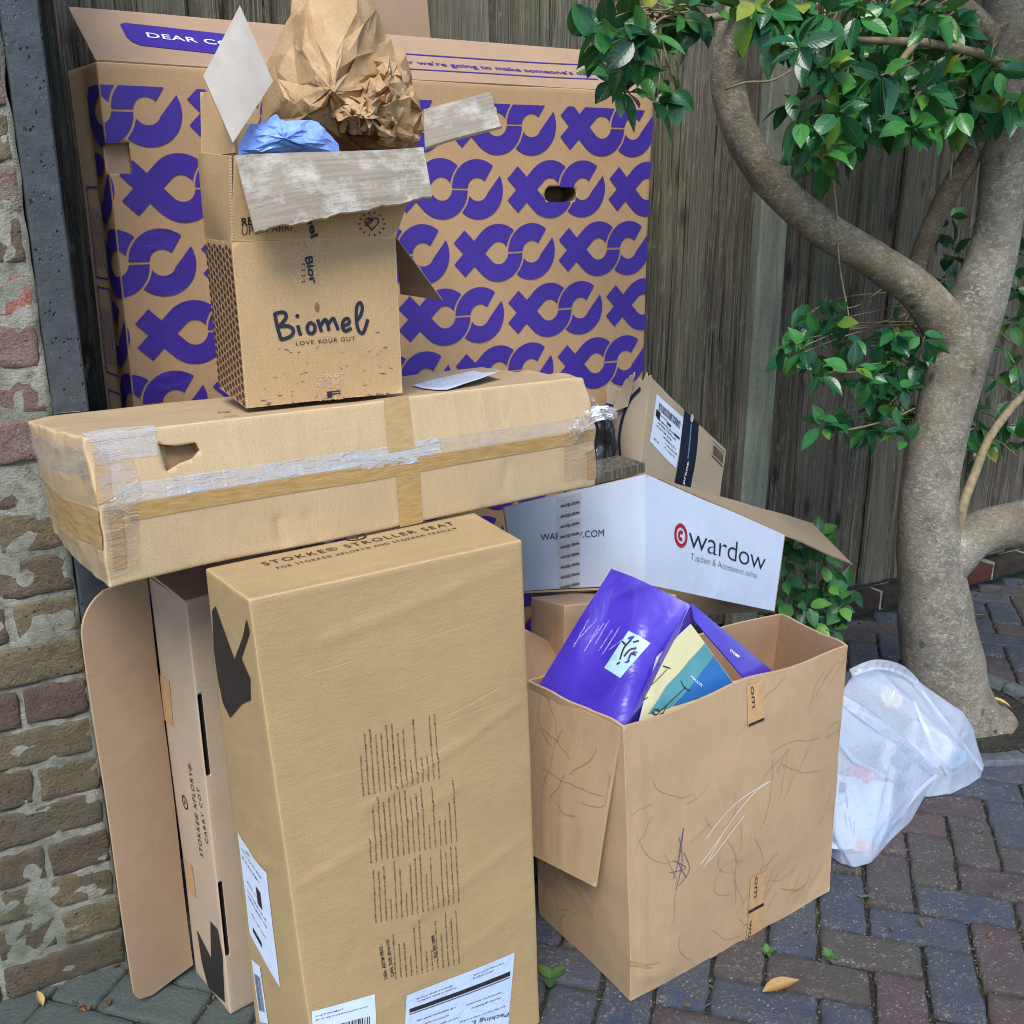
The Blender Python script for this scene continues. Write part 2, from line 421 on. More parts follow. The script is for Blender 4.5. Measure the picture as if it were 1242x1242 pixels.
def patch_px(name, F, pts, mat, parent, off=.001, cell=.02, px=True, thick=0):
    """label or strip of tape: four corners in photo pixels, laid on F"""
    q = [F.inv(*p) for p in pts] if px else pts
    f2 = lambda a, b: tuple(lerp(lerp(q[0][i], q[1][i], a), lerp(q[3][i], q[2][i], a), b) for i in (0, 1))
    W_ = math.dist(q[0], q[1]); H_ = math.dist(q[0], q[3]); nu = max(2, round(W_/cell)); nv = max(2, round(H_/cell))
    bm = bmesh.new(); ul = bm.loops.layers.uv.verify(); g = []
    for b in range(nv+1): g.append([bm.verts.new(F.M(*f2(a/nu, b/nv), off)) for a in range(nu+1)])
    for b in range(nv):
        for a in range(nu):
            f = bm.faces.new([g[b][a], g[b][a+1], g[b+1][a+1], g[b+1][a]])
            for lp, (i, j) in zip(f.loops, ((a, b), (a+1, b), (a+1, b+1), (a, b+1))): lp[ul].uv = (i/nu*W_, j/nv*H_)
    bm.normal_update()
    if sum((f.normal.dot(F.n0) for f in bm.faces)) < 0: bmesh.ops.reverse_faces(bm, faces=bm.faces)
    return bm_obj(name, bm, mat, parent, True)
def tiny_text(F, p0, p1, h, seed, dens=.9):
    """a line of print too small to read: letter-sized marks from p0 to p1 (metres)"""
    r = random.Random(seed); L = math.dist(p0, p1); ex = ((p1[0]-p0[0])/L, (p1[1]-p0[1])/L); ey = (-ex[1], ex[0]); out = []; t = 0
    while t < L:
        for _ in range(r.randint(2, 9)):
            w = h*r.uniform(.35, .7); hh = h*r.choice((.65, .7, .7, 1.)); b = -h*.25 if r.random() < .12 else 0
            if t+w > L: break
            P = lambda s, q: (p0[0]+ex[0]*s+ey[0]*q, p0[1]+ex[1]*s+ey[1]*q)
            if r.random() < .5: out.append([P(t, b), P(t+w, b), P(t+w, hh), P(t, hh)])
            else:
                out.append([P(t, b), P(t+w*.38, b), P(t+w*.38, hh), P(t, hh)]); out.append([P(t+w*.45, hh*.6), P(t+w, hh*.6), P(t+w, hh), P(t+w*.45, hh)])
            t += w+h*.18
        t += h*.55
    return out
def barcode(x0, y0, x1, y1, seed):
    r = random.Random(seed); out = []; x = x0
    while x < x1:
        w = (x1-x0)*r.choice((.008, .008, .016, .024)); out.append([(x, y0), (min(x+w, x1), y0), (min(x+w, x1), y1), (x, y1)]); x += w+(x1-x0)*r.choice((.008, .012, .02))
    return out
def tube(bm, pts, rad, seg=12, n=5, wob=.06, seed=0, cap=True):
    """limb: smooth path with a radius per point, gently uneven"""
    P = catmull([list(p)+[r] for p, r in zip(pts, rad)], n); rings = []
    ul = bm.loops.layers.uv.verify(); L = 0; Ls = []
    up = V((.13, .31, .94)); prev = None
    for i, q in enumerate(P):
        p = V(q[:3]); a = V(P[max(0, i-1)][:3]); b = V(P[min(len(P)-1, i+1)][:3]); d = (b-a).normalized()
        x = (prev - d*prev.dot(d)).normalized() if prev else d.orthogonal().normalized()
        prev = x; y = d.cross(x); ring = []
        if i: L += (p-V(P[i-1][:3])).length
        Ls.append(L)
        for k in range(seg):
            an = 2*pi*k/seg; dr = x*cos(an)+y*sin(an); r = q[3]
            r *= 1+wob*nz((p+dr*r)*9, seed)+wob*.6*nz((p+dr*r)*26, seed+1); ring.append(bm.verts.new(p+dr*r))
        rings.append(ring)
    for i in range(len(rings)-1):
        for k in range(seg):
            f = bm.faces.new([rings[i][k], rings[i][(k+1) % seg], rings[i+1][(k+1) % seg], rings[i+1][k]])
            for lp, (aa, bb) in zip(f.loops, ((k, i), (k+1, i), (k+1, i+1), (k, i+1))): lp[ul].uv = (aa/seg*.5, Ls[bb])
    if cap:
        for r_, fl in ((rings[0], True), (rings[-1], False)):
            bm.faces.new(r_[::-1] if fl else r_)
# ------------------------------------------------------------------ setting: ground and block paving
def ground_mat():
    m = NM('joint_sand'); p = m.wpos(); a = m.noise(p, 90, 5, .7); b = m.noise(p, 7, 4); g = m.voro(p, 260)
    c = m.ramp(a, [(.3, lin(18, 17, 16)), (.55, lin(46, 43, 38)), (.75, lin(104, 100, 90))])
    c = m.mix(m.rng(b, .5, .68, 0, .7), c, lin(58, 72, 38))
    m.bsdf(c, .95, m.bump(m.math('ADD', a, g), .9, .006)); return m.m
GROUND = ground_mat()
bm = bmesh.new()
bmesh.ops.create_grid(bm, x_segments=2, y_segments=2, size=60); bmesh.ops.translate(bm, verts=bm.verts, vec=(0, 0, -.012))
struct(bm_obj('ground', bm, GROUND, smooth=False))
def paver_mat():
    m = NM('clay_paver'); r = m.orand(); w = m.wpos(); o = m.pos()
    s = m.n('SeparateXYZ', {0: w})
    base = m.ramp(r, [(0, lin(60, 74, 96)), (.2, lin(74, 84, 100)), (.34, lin(92, 70, 72)), (.5, lin(78, 62, 66)), (.6, lin(58, 74, 98)), (.76, lin(98, 74, 70)), (.88, lin(80, 72, 66)), (1, lin(66, 68, 88))], 'CONSTANT')
    n1 = m.noise(w, 19, 6, .7); n2 = m.noise(w, 120, 5, .8); n3 = m.noise(m.map(w, loc=(4, 1, 2)), 5, 4)
    c = m.mix(m.rng(n1, .34, .66, 0, .75), base, mul(lin(92, 82, 80), .8)); c = m.mix(m.rng(n2, .35, .8, 0, .7), c, lin(48, 46, 48))
    base = base; pale = m.math('MULTIPLY', m.rng(n2, .52, .64), m.rng(n1, .42, .66)); c = m.mix(m.math('MULTIPLY', pale, .8), c, lin(166, 168, 166)); c = m.mix(m.rng(n2, .30, .42, .75, 0), c, lin(30, 30, 32))
    sp = m.voro(w, 95); spm = m.math('MULTIPLY', m.rng(sp, .10, .2, 1, 0), m.rng(m.noise(w, 30, 2), .5, .6)); c = m.mix(m.math('MULTIPLY', spm, .8), c, lin(196, 196, 190)); fl = m.voro(m.map(w, (1, 1.8, 1), rot=(0, 0, .7)), 210); flm = m.math('MULTIPLY', m.rng(fl, .12, .24, 1, 0), m.rng(m.noise(w, 12, 3), .47, .6)); c = m.mix(m.math('MULTIPLY', flm, .7), c, lin(176, 178, 172))
    c = m.mix(m.math('MULTIPLY', m.rng(n3, .5, .7), .35), c, lin(74, 84, 66))
    grn = m.rng(s.outputs[0], .55, .95, .75, 0); c = m.mix(grn, c, lin(84, 96, 88))
    m.bsdf(c, m.rng(n1, .3, .7, .5, .8), m.bump(m.math('ADD', n2, m.math('MULTIPLY', n1, 1.2)), 1., .006), Specular_IOR_Level=.45); return m.m
PAV = paver_mat()
def slab_mesh(name, lx, ly, hz, seed, bev=.006, amp=.0016, nx=8, ny=4, mat=None, irr=.0015):
    """paver or brick-like block centred on the origin, worn rounded arrises, top at z = 0"""
    bm = bmesh.new(); rows = []
    def ring(ix, iy, z):
        x0, x1, y0, y1 = -lx/2+ix, lx/2-ix, -ly/2+iy, ly/2-iy
        return [(lerp(x0, x1, a/nx), lerp(y0, y1, b/ny), z, a, b) for b in range(ny+1) for a in range(nx+1)]
    top = {}
    for x, y, z, a, b in ring(bev, bev, 0):
        top[a, b] = bm.verts.new((x+irr*nz((x*30, y*30, seed)), y+irr*nz((x*30, y*30, seed+5)), amp*(nz((x*22, y*22, seed))+.5*nz((x*70, y*70, seed)))))
    for a in range(nx):
        for b in range(ny): bm.faces.new([top[a, b], top[a+1, b], top[a+1, b+1], top[a, b+1]])
    loop = [(a, 0) for a in range(nx)]+[(nx, b) for b in range(ny)]+[(a, ny) for a in range(nx, 0, -1)]+[(0, b) for b in range(ny, 0, -1)]
    def outer(a, b, k, z):
        x = lerp(-lx/2, lx/2, a/nx); y = lerp(-ly/2, ly/2, b/ny); j = irr*1.6
        if a not in (0, nx): x = top[a, b].co.x
        if b not in (0, ny): y = top[a, b].co.y
        cr = bev*.5 if (a in (0, nx) and b in (0, ny)) else 0
        return bm.verts.new((x*(1-cr/lx*2)+j*nz((x*40, y*40, seed+k)), y*(1-cr/ly*2)+j*nz((x*40, y*40, seed+9+k)), z+amp*.6*nz((x*30, y*30, seed+3))))
    r1 = [outer(a, b, 0, -bev*.75) for a, b in loop]; r2 = [outer(a, b, 0, -hz) for a, b in loop]; r0 = [top[k] for k in loop]; n = len(loop)
    for A, B_ in ((r0, r1), (r1, r2)):
        for i in range(n): bm.faces.new([A[i], B_[i], B_[(i+1) % n], A[(i+1) % n]])
    bmesh.ops.recalc_face_normals(bm, faces=bm.faces)
    me = bpy.data.meshes.new(name); bm.to_mesh(me); bm.free(); me.shade_smooth(); me.materials.append(mat); return me
paving = struct(link(bpy.data.objects.new('paving', None)))
UNIT = .10375; E1 = V((1, -1, 0)).normalized(); E2 = V((1, 1, 0)).normalized()
P0 = onz(992.3, 1121.6, 0)-E2*UNIT
PIT = V((2.52, 1.80, 0)); PITR = .27
pm = [slab_mesh('paver', 2*UNIT-.0075, UNIT-.0075, .045, i*3.7, bev=.0045, amp=.003, nx=14, ny=7, mat=PAV, irr=.0032) for i in range(7)]
cand = []
for i in range(-60, 60):
    for j in range(-40, 40):
        for kind in (0, 1):
            bx_, by_ = i+2*j, i-2*j
            c = (bx_+1, by_+.5) if kind == 0 else (bx_+2.5, by_+0.)
            p = P0+E1*c[0]*UNIT+E2*c[1]*UNIT
            if not (-1.0 < p.x < 5.2 and .35 < p.y < 2.43): continue
            if p.x < .17 and p.y > 1.96: continue
            if (p-PIT).length < PITR+.07: continue
            cand.append((p, kind))
def pav_score(p):
    x, y, z = proj(p); inside = -40 < x < 1290 and 640 < y < 1300
    hid = (.36 < p.x < .8 and 1.35 < p.y < 2.2) or (1.0 < p.x < 1.58 and 1.37 < p.y < 2.2)
    return (0 if inside and not hid else 50)+z
cand.sort(key=lambda c: pav_score(c[0]))
rp = random.Random(5); rest = Joiner()
for n, (p, kind) in enumerate(cand):
    ang = -pi/4 + (pi/2 if kind else 0) + rp.gauss(0, .006) + (pi if rp.random() < .5 else 0)
    M = Matrix.Translation(p+V((rp.gauss(0, .0012), rp.gauss(0, .0012), rp.uniform(-.0035, .0005)))) @ Matrix.Rotation(ang, 4, 'Z') @ Matrix.Rotation(rp.gauss(0, .008), 4, 'X') @ Matrix.Rotation(rp.gauss(0, .006), 4, 'Y')
    me = rp.choice(pm)
    if n < 300:
        o = mesh_obj('paver', me, paving); o.matrix_world = M
    else:
        rest.add(me, M)
o = rest.build('paver_field', PAV, paving); o['kind'] = 'stuff'
# joint grit: small crumbs lying in the joints
bm = bmesh.new(); rg = random.Random(3)
for _ in range(9000):
    p, kind = rp.choice(cand[:260]); a, b = (E1, E2) if kind == 0 else (E2, E1)
    s, t = rg.uniform(-1, 1)*UNIT, rg.choice((-.5, .5))*UNIT
    q = p+a*s+b*t if rg.random() < .7 else p+a*rg.choice((-1, 1))*UNIT+b*rg.uniform(-.5, .5)*UNIT
    q = q+V((rg.gauss(0, .004), rg.gauss(0, .004), rg.uniform(-.009, -.003))); r = rg.uniform(.0006, .0026)*(1.6 if rg.random() < .08 else 1)
    vv = [bm.verts.new(q+V((rg.gauss(0, 1), rg.gauss(0, 1), rg.gauss(0, .6)))*r) for _ in range(4)]
    for f in ((0, 1, 2), (0, 2, 3), (0, 3, 1), (1, 3, 2)): bm.faces.new([vv[i] for i in f])
GRIT = NM('grit'); GRIT.bsdf(GRIT.ramp(GRIT.noise(GRIT.wpos(), 300, 2), [(.35, lin(44, 41, 36)), (.5, lin(118, 114, 104)), (.65, lin(66, 76, 44))]), .9)
o = bm_obj('joint_grit', bm, GRIT.m, None, False); tag(o, 'pale grit and crumbs lying in the paving joints', 'grit', kind='stuff')

bm = bmesh.new()
for _ in range(900):
    p, kind = rg.choice(cand[:240]); a, b = (E1, E2) if kind == 0 else (E2, E1)
    if nz(p*2.3, 4) < -.02: continue
    q = p+a*rg.uniform(-1, 1)*UNIT+b*rg.choice((-.5, .5))*UNIT+V((rg.gauss(0, .003), rg.gauss(0, .003), -.008))
    for _ in range(4):
        h = rg.uniform(.006, .014); d = V((rg.gauss(0, .5), rg.gauss(0, .5), 1))*h; w = V((rg.gauss(0, 1), rg.gauss(0, 1), 0)).normalized()*.0012
        bm.faces.new([bm.verts.new(q-w), bm.verts.new(q+w), bm.verts.new(q+d)])
MOSS = plain('moss', lin(78, 98, 46), .9, .4, 80, 0); o = bm_obj('moss', bm, MOSS, None, False); tag(o, 'short moss growing in the joints of the paving', 'moss', kind='stuff')

# tree pit with a ring of edging stones
SOIL = plain('soil', lin(34, 29, 25), .95, .5, 60, .9, .1)
bm = bmesh.new(); n = 40; rings = []
for k, (r, z) in enumerate(((.0, -.03), (.1, -.035), (.2, -.06), (PITR, -.010))):
    rings.append([bm.verts.new((PIT.x+r*cos(2*pi*i/n), PIT.y+r*sin(2*pi*i/n), z+.014*nz((r*30*cos(2*pi*i/n), r*30*sin(2*pi*i/n), 3)))) for i in range(n)])
for a, b in zip(rings, rings[1:]):
    for i in range(n):
        bm.faces.new([a[i], b[i], b[(i+1) % n], a[(i+1) % n]])
struct(bm_obj('soil', bm, SOIL))
edging = thing('pit_edging', 'ring of pale stone edging round the tree pit', 'edging')
EDGE_ST = plain('edging_stone', lin(84, 90, 92), .85, .3, 60, .6, .3)
for k in range(11):
    a0, a1 = 2*pi*k/11+.02, 2*pi*(k+1)/11-.02; bm = bmesh.new(); pr = []
    for i in range(5):
        a = lerp(a0, a1, i/4); pr.append([bm.verts.new((PIT.x+r*cos(a)+.002*nz((a*9, r*40, k)), PIT.y+r*sin(a), z+.002*nz((a*7, r*20, k)))) for r, z in ((PITR, -.08), (PITR+.004, .004), (PITR+.012, .012), (PITR+.05, .012), (PITR+.058, .003), (PITR+.06, -.05))])
    for i in range(4):
        for j in range(5): bm.faces.new([pr[i][j], pr[i][j+1], pr[i+1][j+1], pr[i+1][j]])
    bm.faces.new(pr[0]); bm.faces.new(pr[-1][::-1]); bmesh.ops.recalc_face_normals(bm, faces=bm.faces)
    bm_obj('stone', bm, EDGE_ST, edging, True, 45)

# ------------------------------------------------------------------ brick wall at the left
WY = 1.90; WX = .158; CH = .0815
def brick_mat(name, col, col2, lime=.3):
    m = NM(name); w = m.wpos(); r = m.orand(); n1 = m.noise(w, 22, 5, .7); n2 = m.noise(w, 150, 4, .75); n3 = m.noise(m.map(w, loc=(3, 3, 3)), 9, 5, .7)
    z = m.n('SeparateXYZ', {0: w}).outputs[2]
    c = m.mix(m.rng(n1, .3, .7), col, col2); c = m.mix(m.rng(r, 0, 1, 0, .4), c, mul(col2, .75)); c = m.mix(m.rng(n2, .5, .72, 0, .75), c, mul(col, .42)); c = m.mix(m.rng(n2, .28, .42, .5, 0), c, mul(col2, 1.7))
    c = m.mix(m.math('MULTIPLY', m.rng(n3, .5, .7), lime*.55), c, lin(172, 168, 154))
    c = m.mix(m.math('MULTIPLY', m.rng(n3, .40, .6), m.rng(z, .1, .6, .6, 0)), c, lin(66, 76, 58))
    pit = m.voro(w, 70); pm_ = m.math('MULTIPLY', m.rng(pit, .1, .2, 1, 0), m.rng(m.noise(w, 20, 2), .52, .6)); c = m.mix(pm_, c, mul(col, .3))
    h = m.math('ADD', m.math('MULTIPLY', n1, 1.4), m.math('SUBTRACT', n2, m.math('MULTIPLY', pm_, .8)))
    m.bsdf(c, .9, m.bump(h, 1., .012), Specular_IOR_Level=.25); return m.m
BRK = {'brown': brick_mat('brick_brown', lin(128, 112, 94), lin(106, 94, 80), .4), 'purple': brick_mat('brick_purple', lin(120, 98, 88), lin(104, 88, 78), .35),
       'yellow': brick_mat('brick_yellow', lin(148, 134, 104), lin(116, 106, 86)), 'red': brick_mat('brick_red', lin(176, 112, 98), lin(196, 142, 126), .2), 'pale': brick_mat('brick_pale', lin(168, 142, 132), lin(126, 98, 92), .85)}
MORT = NM('mortar'); _w = MORT.wpos(); _a = MORT.noise(_w, 45, 6, .7); _b = MORT.noise(_w, 230, 4, .75)
MORT.bsdf(MORT.mix(MORT.rng(MORT.noise(_w, 6, 4), .42, .65, 0, .6), MORT.ramp(_a, [(.3, lin(124, 123, 110)), (.47, lin(180, 178, 162)), (.7, lin(208, 207, 194))]), lin(112, 122, 104)), .95, MORT.bump(MORT.math('ADD', _a, _b), 1., .012), Specular_IOR_Level=.2)
wall = thing('brick_wall', 'old stock brick wall with thick pale mortar at the left edge', 'wall')
bm = bmesh.new()
NXm, NZm = 60, 150; vv = {}
for a in range(NXm+1):
    for b in range(NZm+1):
        x = lerp(-.75, WX, a/NXm); z = lerp(-.02, 2.25, b/NZm)
        vv[a, b] = bm.verts.new((x+(.006*nz((3, 7, z*16)) if a == NXm else 0), WY-.003+.006*nz((x*22, z*22, 1))+.004*nz((x*60, z*60, 2)), z))
for a in range(NXm):
    for b in range(NZm): bm.faces.new([vv[a, b], vv[a+1, b], vv[a+1, b+1], vv[a, b+1]])
bk = [bm.verts.new((vv[NXm, b].co.x, WY+.22, vv[NXm, b].co.z)) for b in range(NZm+1)]
for b in range(NZm): bm.faces.new([vv[NXm, b], bk[b], bk[b+1], vv[NXm, b+1]])
tp = [bm.verts.new((vv[a, NZm].co.x, WY+.22, 2.25)) for a in range(NXm)]+[bk[-1]]
for a in range(NXm): bm.faces.new([vv[a, NZm], vv[a+1, NZm], tp[a+1], tp[a]])
bm_obj('mortar_bed', bm, MORT.m, wall)
bmesh_cache = {}
def brick_mesh(L, seed, key):
    k = (L, seed, key)
    if k not in bmesh_cache: bmesh_cache[k] = slab_mesh('brick', L+.0045, .0725, .06, seed*2.9+L, bev=.0045, amp=.0028, nx=20 if L > .15 else 11, ny=7, mat=BRK[key], irr=.002)
    return bmesh_cache[k]
rb = random.Random(21)
def brick_key(z, x):
    if abs(z-1.32) < .045: return 'red' if x > -.05 else 'pale'
    if z > 1.05: return rb.choice(('pale', 'pale', 'pale', 'brown', 'pale', 'yellow'))
    if abs(z-.60) < .05: return 'purple'
    return rb.choice(('brown', 'brown', 'yellow', 'brown', 'yellow'))
for c in range(27):
    z = .035+c*CH; st = c % 2 == 0; L = .215 if st else .1025; x = WX-.002-rb.uniform(0, .008)
    while x > -.72:
        l = L; cx = x-l/2
        o = mesh_obj('brick', brick_mesh(l, rb.randint(0, 5), brick_key(z, cx)), wall)
        o.matrix_world = Matrix.Translation((cx, WY-.0055+rb.gauss(0, .0018), z+rb.gauss(0, .002))) @ Matrix.Rotation(pi/2, 4, 'X') @ Matrix.Rotation(rb.gauss(0, .012), 4, 'Z') @ Matrix.Rotation(rb.gauss(0, .01), 4, 'X')
        x -= l+.0135

# ------------------------------------------------------------------ posts beside the wall
def slab(bm, x0, x1, y0, y1, z0, z1, nzs=40, wob=.002, seed=0, taper=None):
    """upright timber: a box cut along its length, slightly bowed"""
    rg = []
    for k in range(nzs+1):
        z = lerp(z0, z1, k/nzs); r = []
        for x, y in ((x0, y0), (x1, y0), (x1, y1), (x0, y1)):
            r.append(bm.verts.new((x+wob*nz((z*3, x*9, seed))+wob*.4*nz((z*20, x*9, seed)), y+wob*nz((z*2.2, y*5, seed+4)), z)))
        rg.append(r)
    for a, b in zip(rg, rg[1:]):
        for i in range(4): bm.faces.new([a[i], a[(i+1) % 4], b[(i+1) % 4], b[i]])
    bm.faces.new(rg[0][::-1]); bm.faces.new(rg[-1])
TAR = NM('black_paint'); _w = TAR.wpos(); _a = TAR.noise(_w, 30, 5, .7); _v = TAR.voro(TAR.map(_w, (1, 1, .6)), 120)
_p = TAR.math('MULTIPLY', TAR.rng(_v, .12, .26, 1, 0), TAR.rng(TAR.noise(_w, 45, 2), .5, .58))
TAR.bsdf(TAR.mix(TAR.math('MULTIPLY', TAR.rng(TAR.voro(TAR.map(_w, loc=(2, 2, 2)), 80), .04, .1, 1, 0), .6), TAR.mix(_p, TAR.mix(TAR.rng(_a, .3, .7), lin(48, 54, 58), lin(66, 72, 76)), lin(22, 24, 26)), lin(150, 152, 150)), .5, TAR.bump(TAR.math('SUBTRACT', _a, _p), .7, .004), Specular_IOR_Level=.5)
bm = bmesh.new(); slab(bm, .160, .217, 1.885, 2.06, -.01, 2.3, 50, .0025, 3); bmesh.ops.recalc_face_normals(bm, faces=bm.faces)
o = bm_obj('black_post', bm, TAR.m, None, True, 40); md = o.modifiers.new('b', 'BEVEL'); md.width = .004; md.segments = 2; md.limit_method = 'ANGLE'
tag(o, 'black painted post at the end of the brick wall', 'post')

def wood_mat(name, a, b, c3, algae=.3, grain=1.):
    m = NM(name); o = m.pos(); r = m.orand(); w = m.wpos()
    off = m.n('CombineXYZ', {0: m.math('MULTIPLY', r, 13), 1: 0, 2: m.math('MULTIPLY', r, 29)}).outputs[0]
    p = m.n('VectorMath', {0: w, 1: off}, operation='ADD').outputs[0]
    wob = m.noise(m.map(p, (9, 9, 1.6)), 1, 3)
    q = m.n('VectorMath', {0: m.map(p, (130, 40, 2.6)), 1: m.n('CombineXYZ', {0: m.math('MULTIPLY', wob, 6), 1: 0, 2: 0}).outputs[0]}, operation='ADD').outputs[0]
    g = m.noise(q, 1., 5, .7); g2 = m.noise(m.map(p, (260, 100, 5)), 1, 3, .7); bl = m.noise(m.map(p, (14, 10, 1.3)), 1, 5, .65)
    kn = m.voro(m.map(p, (10, 3, 4.2)), 1.); km = m.rng(kn, .08, .2, 1, 0)
    ck = m.noise(m.map(p, (190, 60, 1.5)), 1, 2, .5); cm = m.math('MULTIPLY', m.rng(ck, .64, .70), m.rng(m.noise(m.map(p, (12, 6, 3)), 1, 2), .42, .55))
    c = m.ramp(g, [(.3, c3), (.47, a), (.68, b)]); c = m.mix(m.rng(g2, .42, .68, 0, .75), c, mul(c3, .8)); c = m.mix(m.rng(bl, .45, .7, 0, .7), c, mul(a, .6))
    c = m.mix(m.rng(r, 0, 1, 0, .5), c, mul(b, .62)); c = m.mix(m.math('MULTIPLY', km, .85), c, lin(38, 32, 28)); c = m.mix(cm, c, lin(20, 18, 16))
    lich = m.noise(m.map(p, (40, 40, 16)), 1, 4, .7); c = m.mix(m.rng(lich, .58, .68, 0, .45), c, lin(146, 146, 128))
    al = m.noise(m.map(w, (5, 5, 2), loc=(1, 4, 0)), 1, 5, .7); zz = m.n('SeparateXYZ', {0: w}).outputs[2]
    c = m.mix(m.math('MULTIPLY', m.rng(al, .45, .68), m.rng(zz, .2, 1.9, algae*.5, algae)), c, lin(112, 118, 84))
    m.bsdf(c, .88, m.bump(m.math('SUBTRACT', m.math('ADD', g, m.math('MULTIPLY', g2, .8)), m.math('MULTIPLY', cm, 1.5)), 1.*grain, .007), Specular_IOR_Level=.25); return m.m
WOODD = wood_mat('dark_timber', lin(56, 54, 50), lin(104, 102, 92), lin(26, 25, 24), .25, 1.4)
bm = bmesh.new(); slab(bm, .205, .276, 2.20, 2.29, -.01, 2.3, 40, .004, 8); bmesh.ops.recalc_face_normals(bm, faces=bm.faces)
o = bm_obj('timber_post', bm, WOODD, None, True, 40); tag(o, 'dark rough timber post between black post and tall printed carton', 'post')

# ------------------------------------------------------------------ close-board fence
FY = 2.45
WOOD = wood_mat('weathered_board', lin(100, 92, 80), lin(150, 142, 127), lin(38, 34, 30), .35)
fence = thing('wooden_fence', 'weathered grey close-board fence behind the boxes and tree', 'fence')
rf = random.Random(9); bw = .104; bmeshes = []
for k in range(6):
    bm = bmesh.new(); R_ = []; ns = 34
    for i in range(ns+1):
        z = 2.36*i/ns; e = .0025*nz((z*2.4, k*5., 0)); e2 = .0025*nz((z*2.1, k*5., 7)); cu = .004*nz((z*.9, k*3., 2)); row = []
        for x, y in ((-.055+e, .002), (-.052+e, -.009), (-.02, -.013+cu), (.02, -.017+cu), (.051+e2, -.020+cu), (.054+e2, -.016), (.054+e2, .002)):
            row.append(bm.verts.new((x, y+.0012*nz((x*60, z*7, k)), z)))
        R_.append(row)
    for a, b in zip(R_, R_[1:]):
        for i in range(6): bm.faces.new([a[i], a[i+1], b[i+1], b[i]])
    bm.faces.new(R_[-1]); bm.normal_update(); me = bpy.data.meshes.new('board'); bm.to_mesh(me); bm.free(); me.materials.append(WOOD); me.shade_smooth(); me.set_sharp_from_angle(angle=radians(35)); bmeshes.append(me)
x = -.75; k = 0
while x < 5.6:
    o = mesh_obj('board', rf.choice(bmeshes), fence)
    o.location = (x, FY+(.013 if k % 2 else -.006)+rf.gauss(0, .003), .13+rf.uniform(-.012, .012)); o.rotation_euler = (0, rf.gauss(0, .005), .05+rf.gauss(0, .03)); x += bw*rf.uniform(.84, .91); k += 1
for z in (.5, 1.25, 2.0):
    bm = bmesh.new(); slab(bm, -.02, .02, 0, .07, 0, 6.5, 10, .002, z); bmesh.ops.recalc_face_normals(bm, faces=bm.faces)
    o = bm_obj('rail', bm, WOOD, fence, False); o.rotation_euler = (0, pi/2, 0); o.location = (-.8, FY+.012, z)
bm = bmesh.new(); slab(bm, -.8, 5.7, FY+.052, FY+.062, .1, 2.42, 6, .001, 4); bmesh.ops.recalc_face_normals(bm, faces=bm.faces); bm_obj('slit_blocker', bm, WOOD, fence, False)  # added sheet behind the boards, stops sky light showing through the gaps
CONC = NM('pale_post'); _w = CONC.wpos(); _a = CONC.noise(CONC.map(_w, (30, 30, 3)), 1, 6, .7); _b = CONC.noise(_w, 120, 4, .7)
CONC.bsdf(CONC.mix(CONC.rng(_b, .5, .75, 0, .6), CONC.ramp(_a, [(.3, lin(96, 98, 84)), (.55, lin(140, 142, 124)), (.75, lin(164, 166, 150))]), lin(84, 84, 72)), .85, CONC.bump(CONC.math('ADD', _a, _b), .5, .004))
bm = bmesh.new(); slab(bm, 2.185, 2.292, 2.385, 2.44, .0, 2.5, 40, .003, 5); bmesh.ops.recalc_face_normals(bm, faces=bm.faces)
o = bm_obj('fence_post', bm, CONC.m, None, True, 40); md = o.modifiers.new('b', 'BEVEL'); md.width = .006; md.segments = 2; md.limit_method = 'ANGLE'
tag(o, 'pale grey-green fence post standing proud of the boards', 'post')
plinth = thing('brick_plinth', 'low course of red bricks under the fence by the tree', 'plinth')
bm = bmesh.new(); slab(bm, -.032, .04, .0, .06, 0, 4.6, 10, .001, 2); bmesh.ops.recalc_face_normals(bm, faces=bm.faces)
o = bm_obj('mortar_bed', bm, MORT.m, plinth, False); o.rotation_euler = (0, pi/2, 0); o.location = (.8, 2.405, .062)
REDB = brick_mat('brick_plinth', lin(112, 52, 44), lin(88, 48, 42), .05); RB2 = brick_mat('brick_plinth_brown', lin(70, 56, 48), lin(58, 48, 44), .08)
pme = [slab_mesh('brick', .2, .075, .06, 40+i, .007, .003, 8, 4, m_, .003) for i, m_ in enumerate((REDB, RB2, REDB))]
x = .9
while x < 5.3:
    o = mesh_obj('brick', rb.choice(pme), plinth); o.matrix_world = Matrix.Translation((x, 2.397, .058)) @ Matrix.Rotation(pi/2, 4, 'X') @ Matrix.Rotation(rb.gauss(0, .01), 4, 'Z'); x += .212
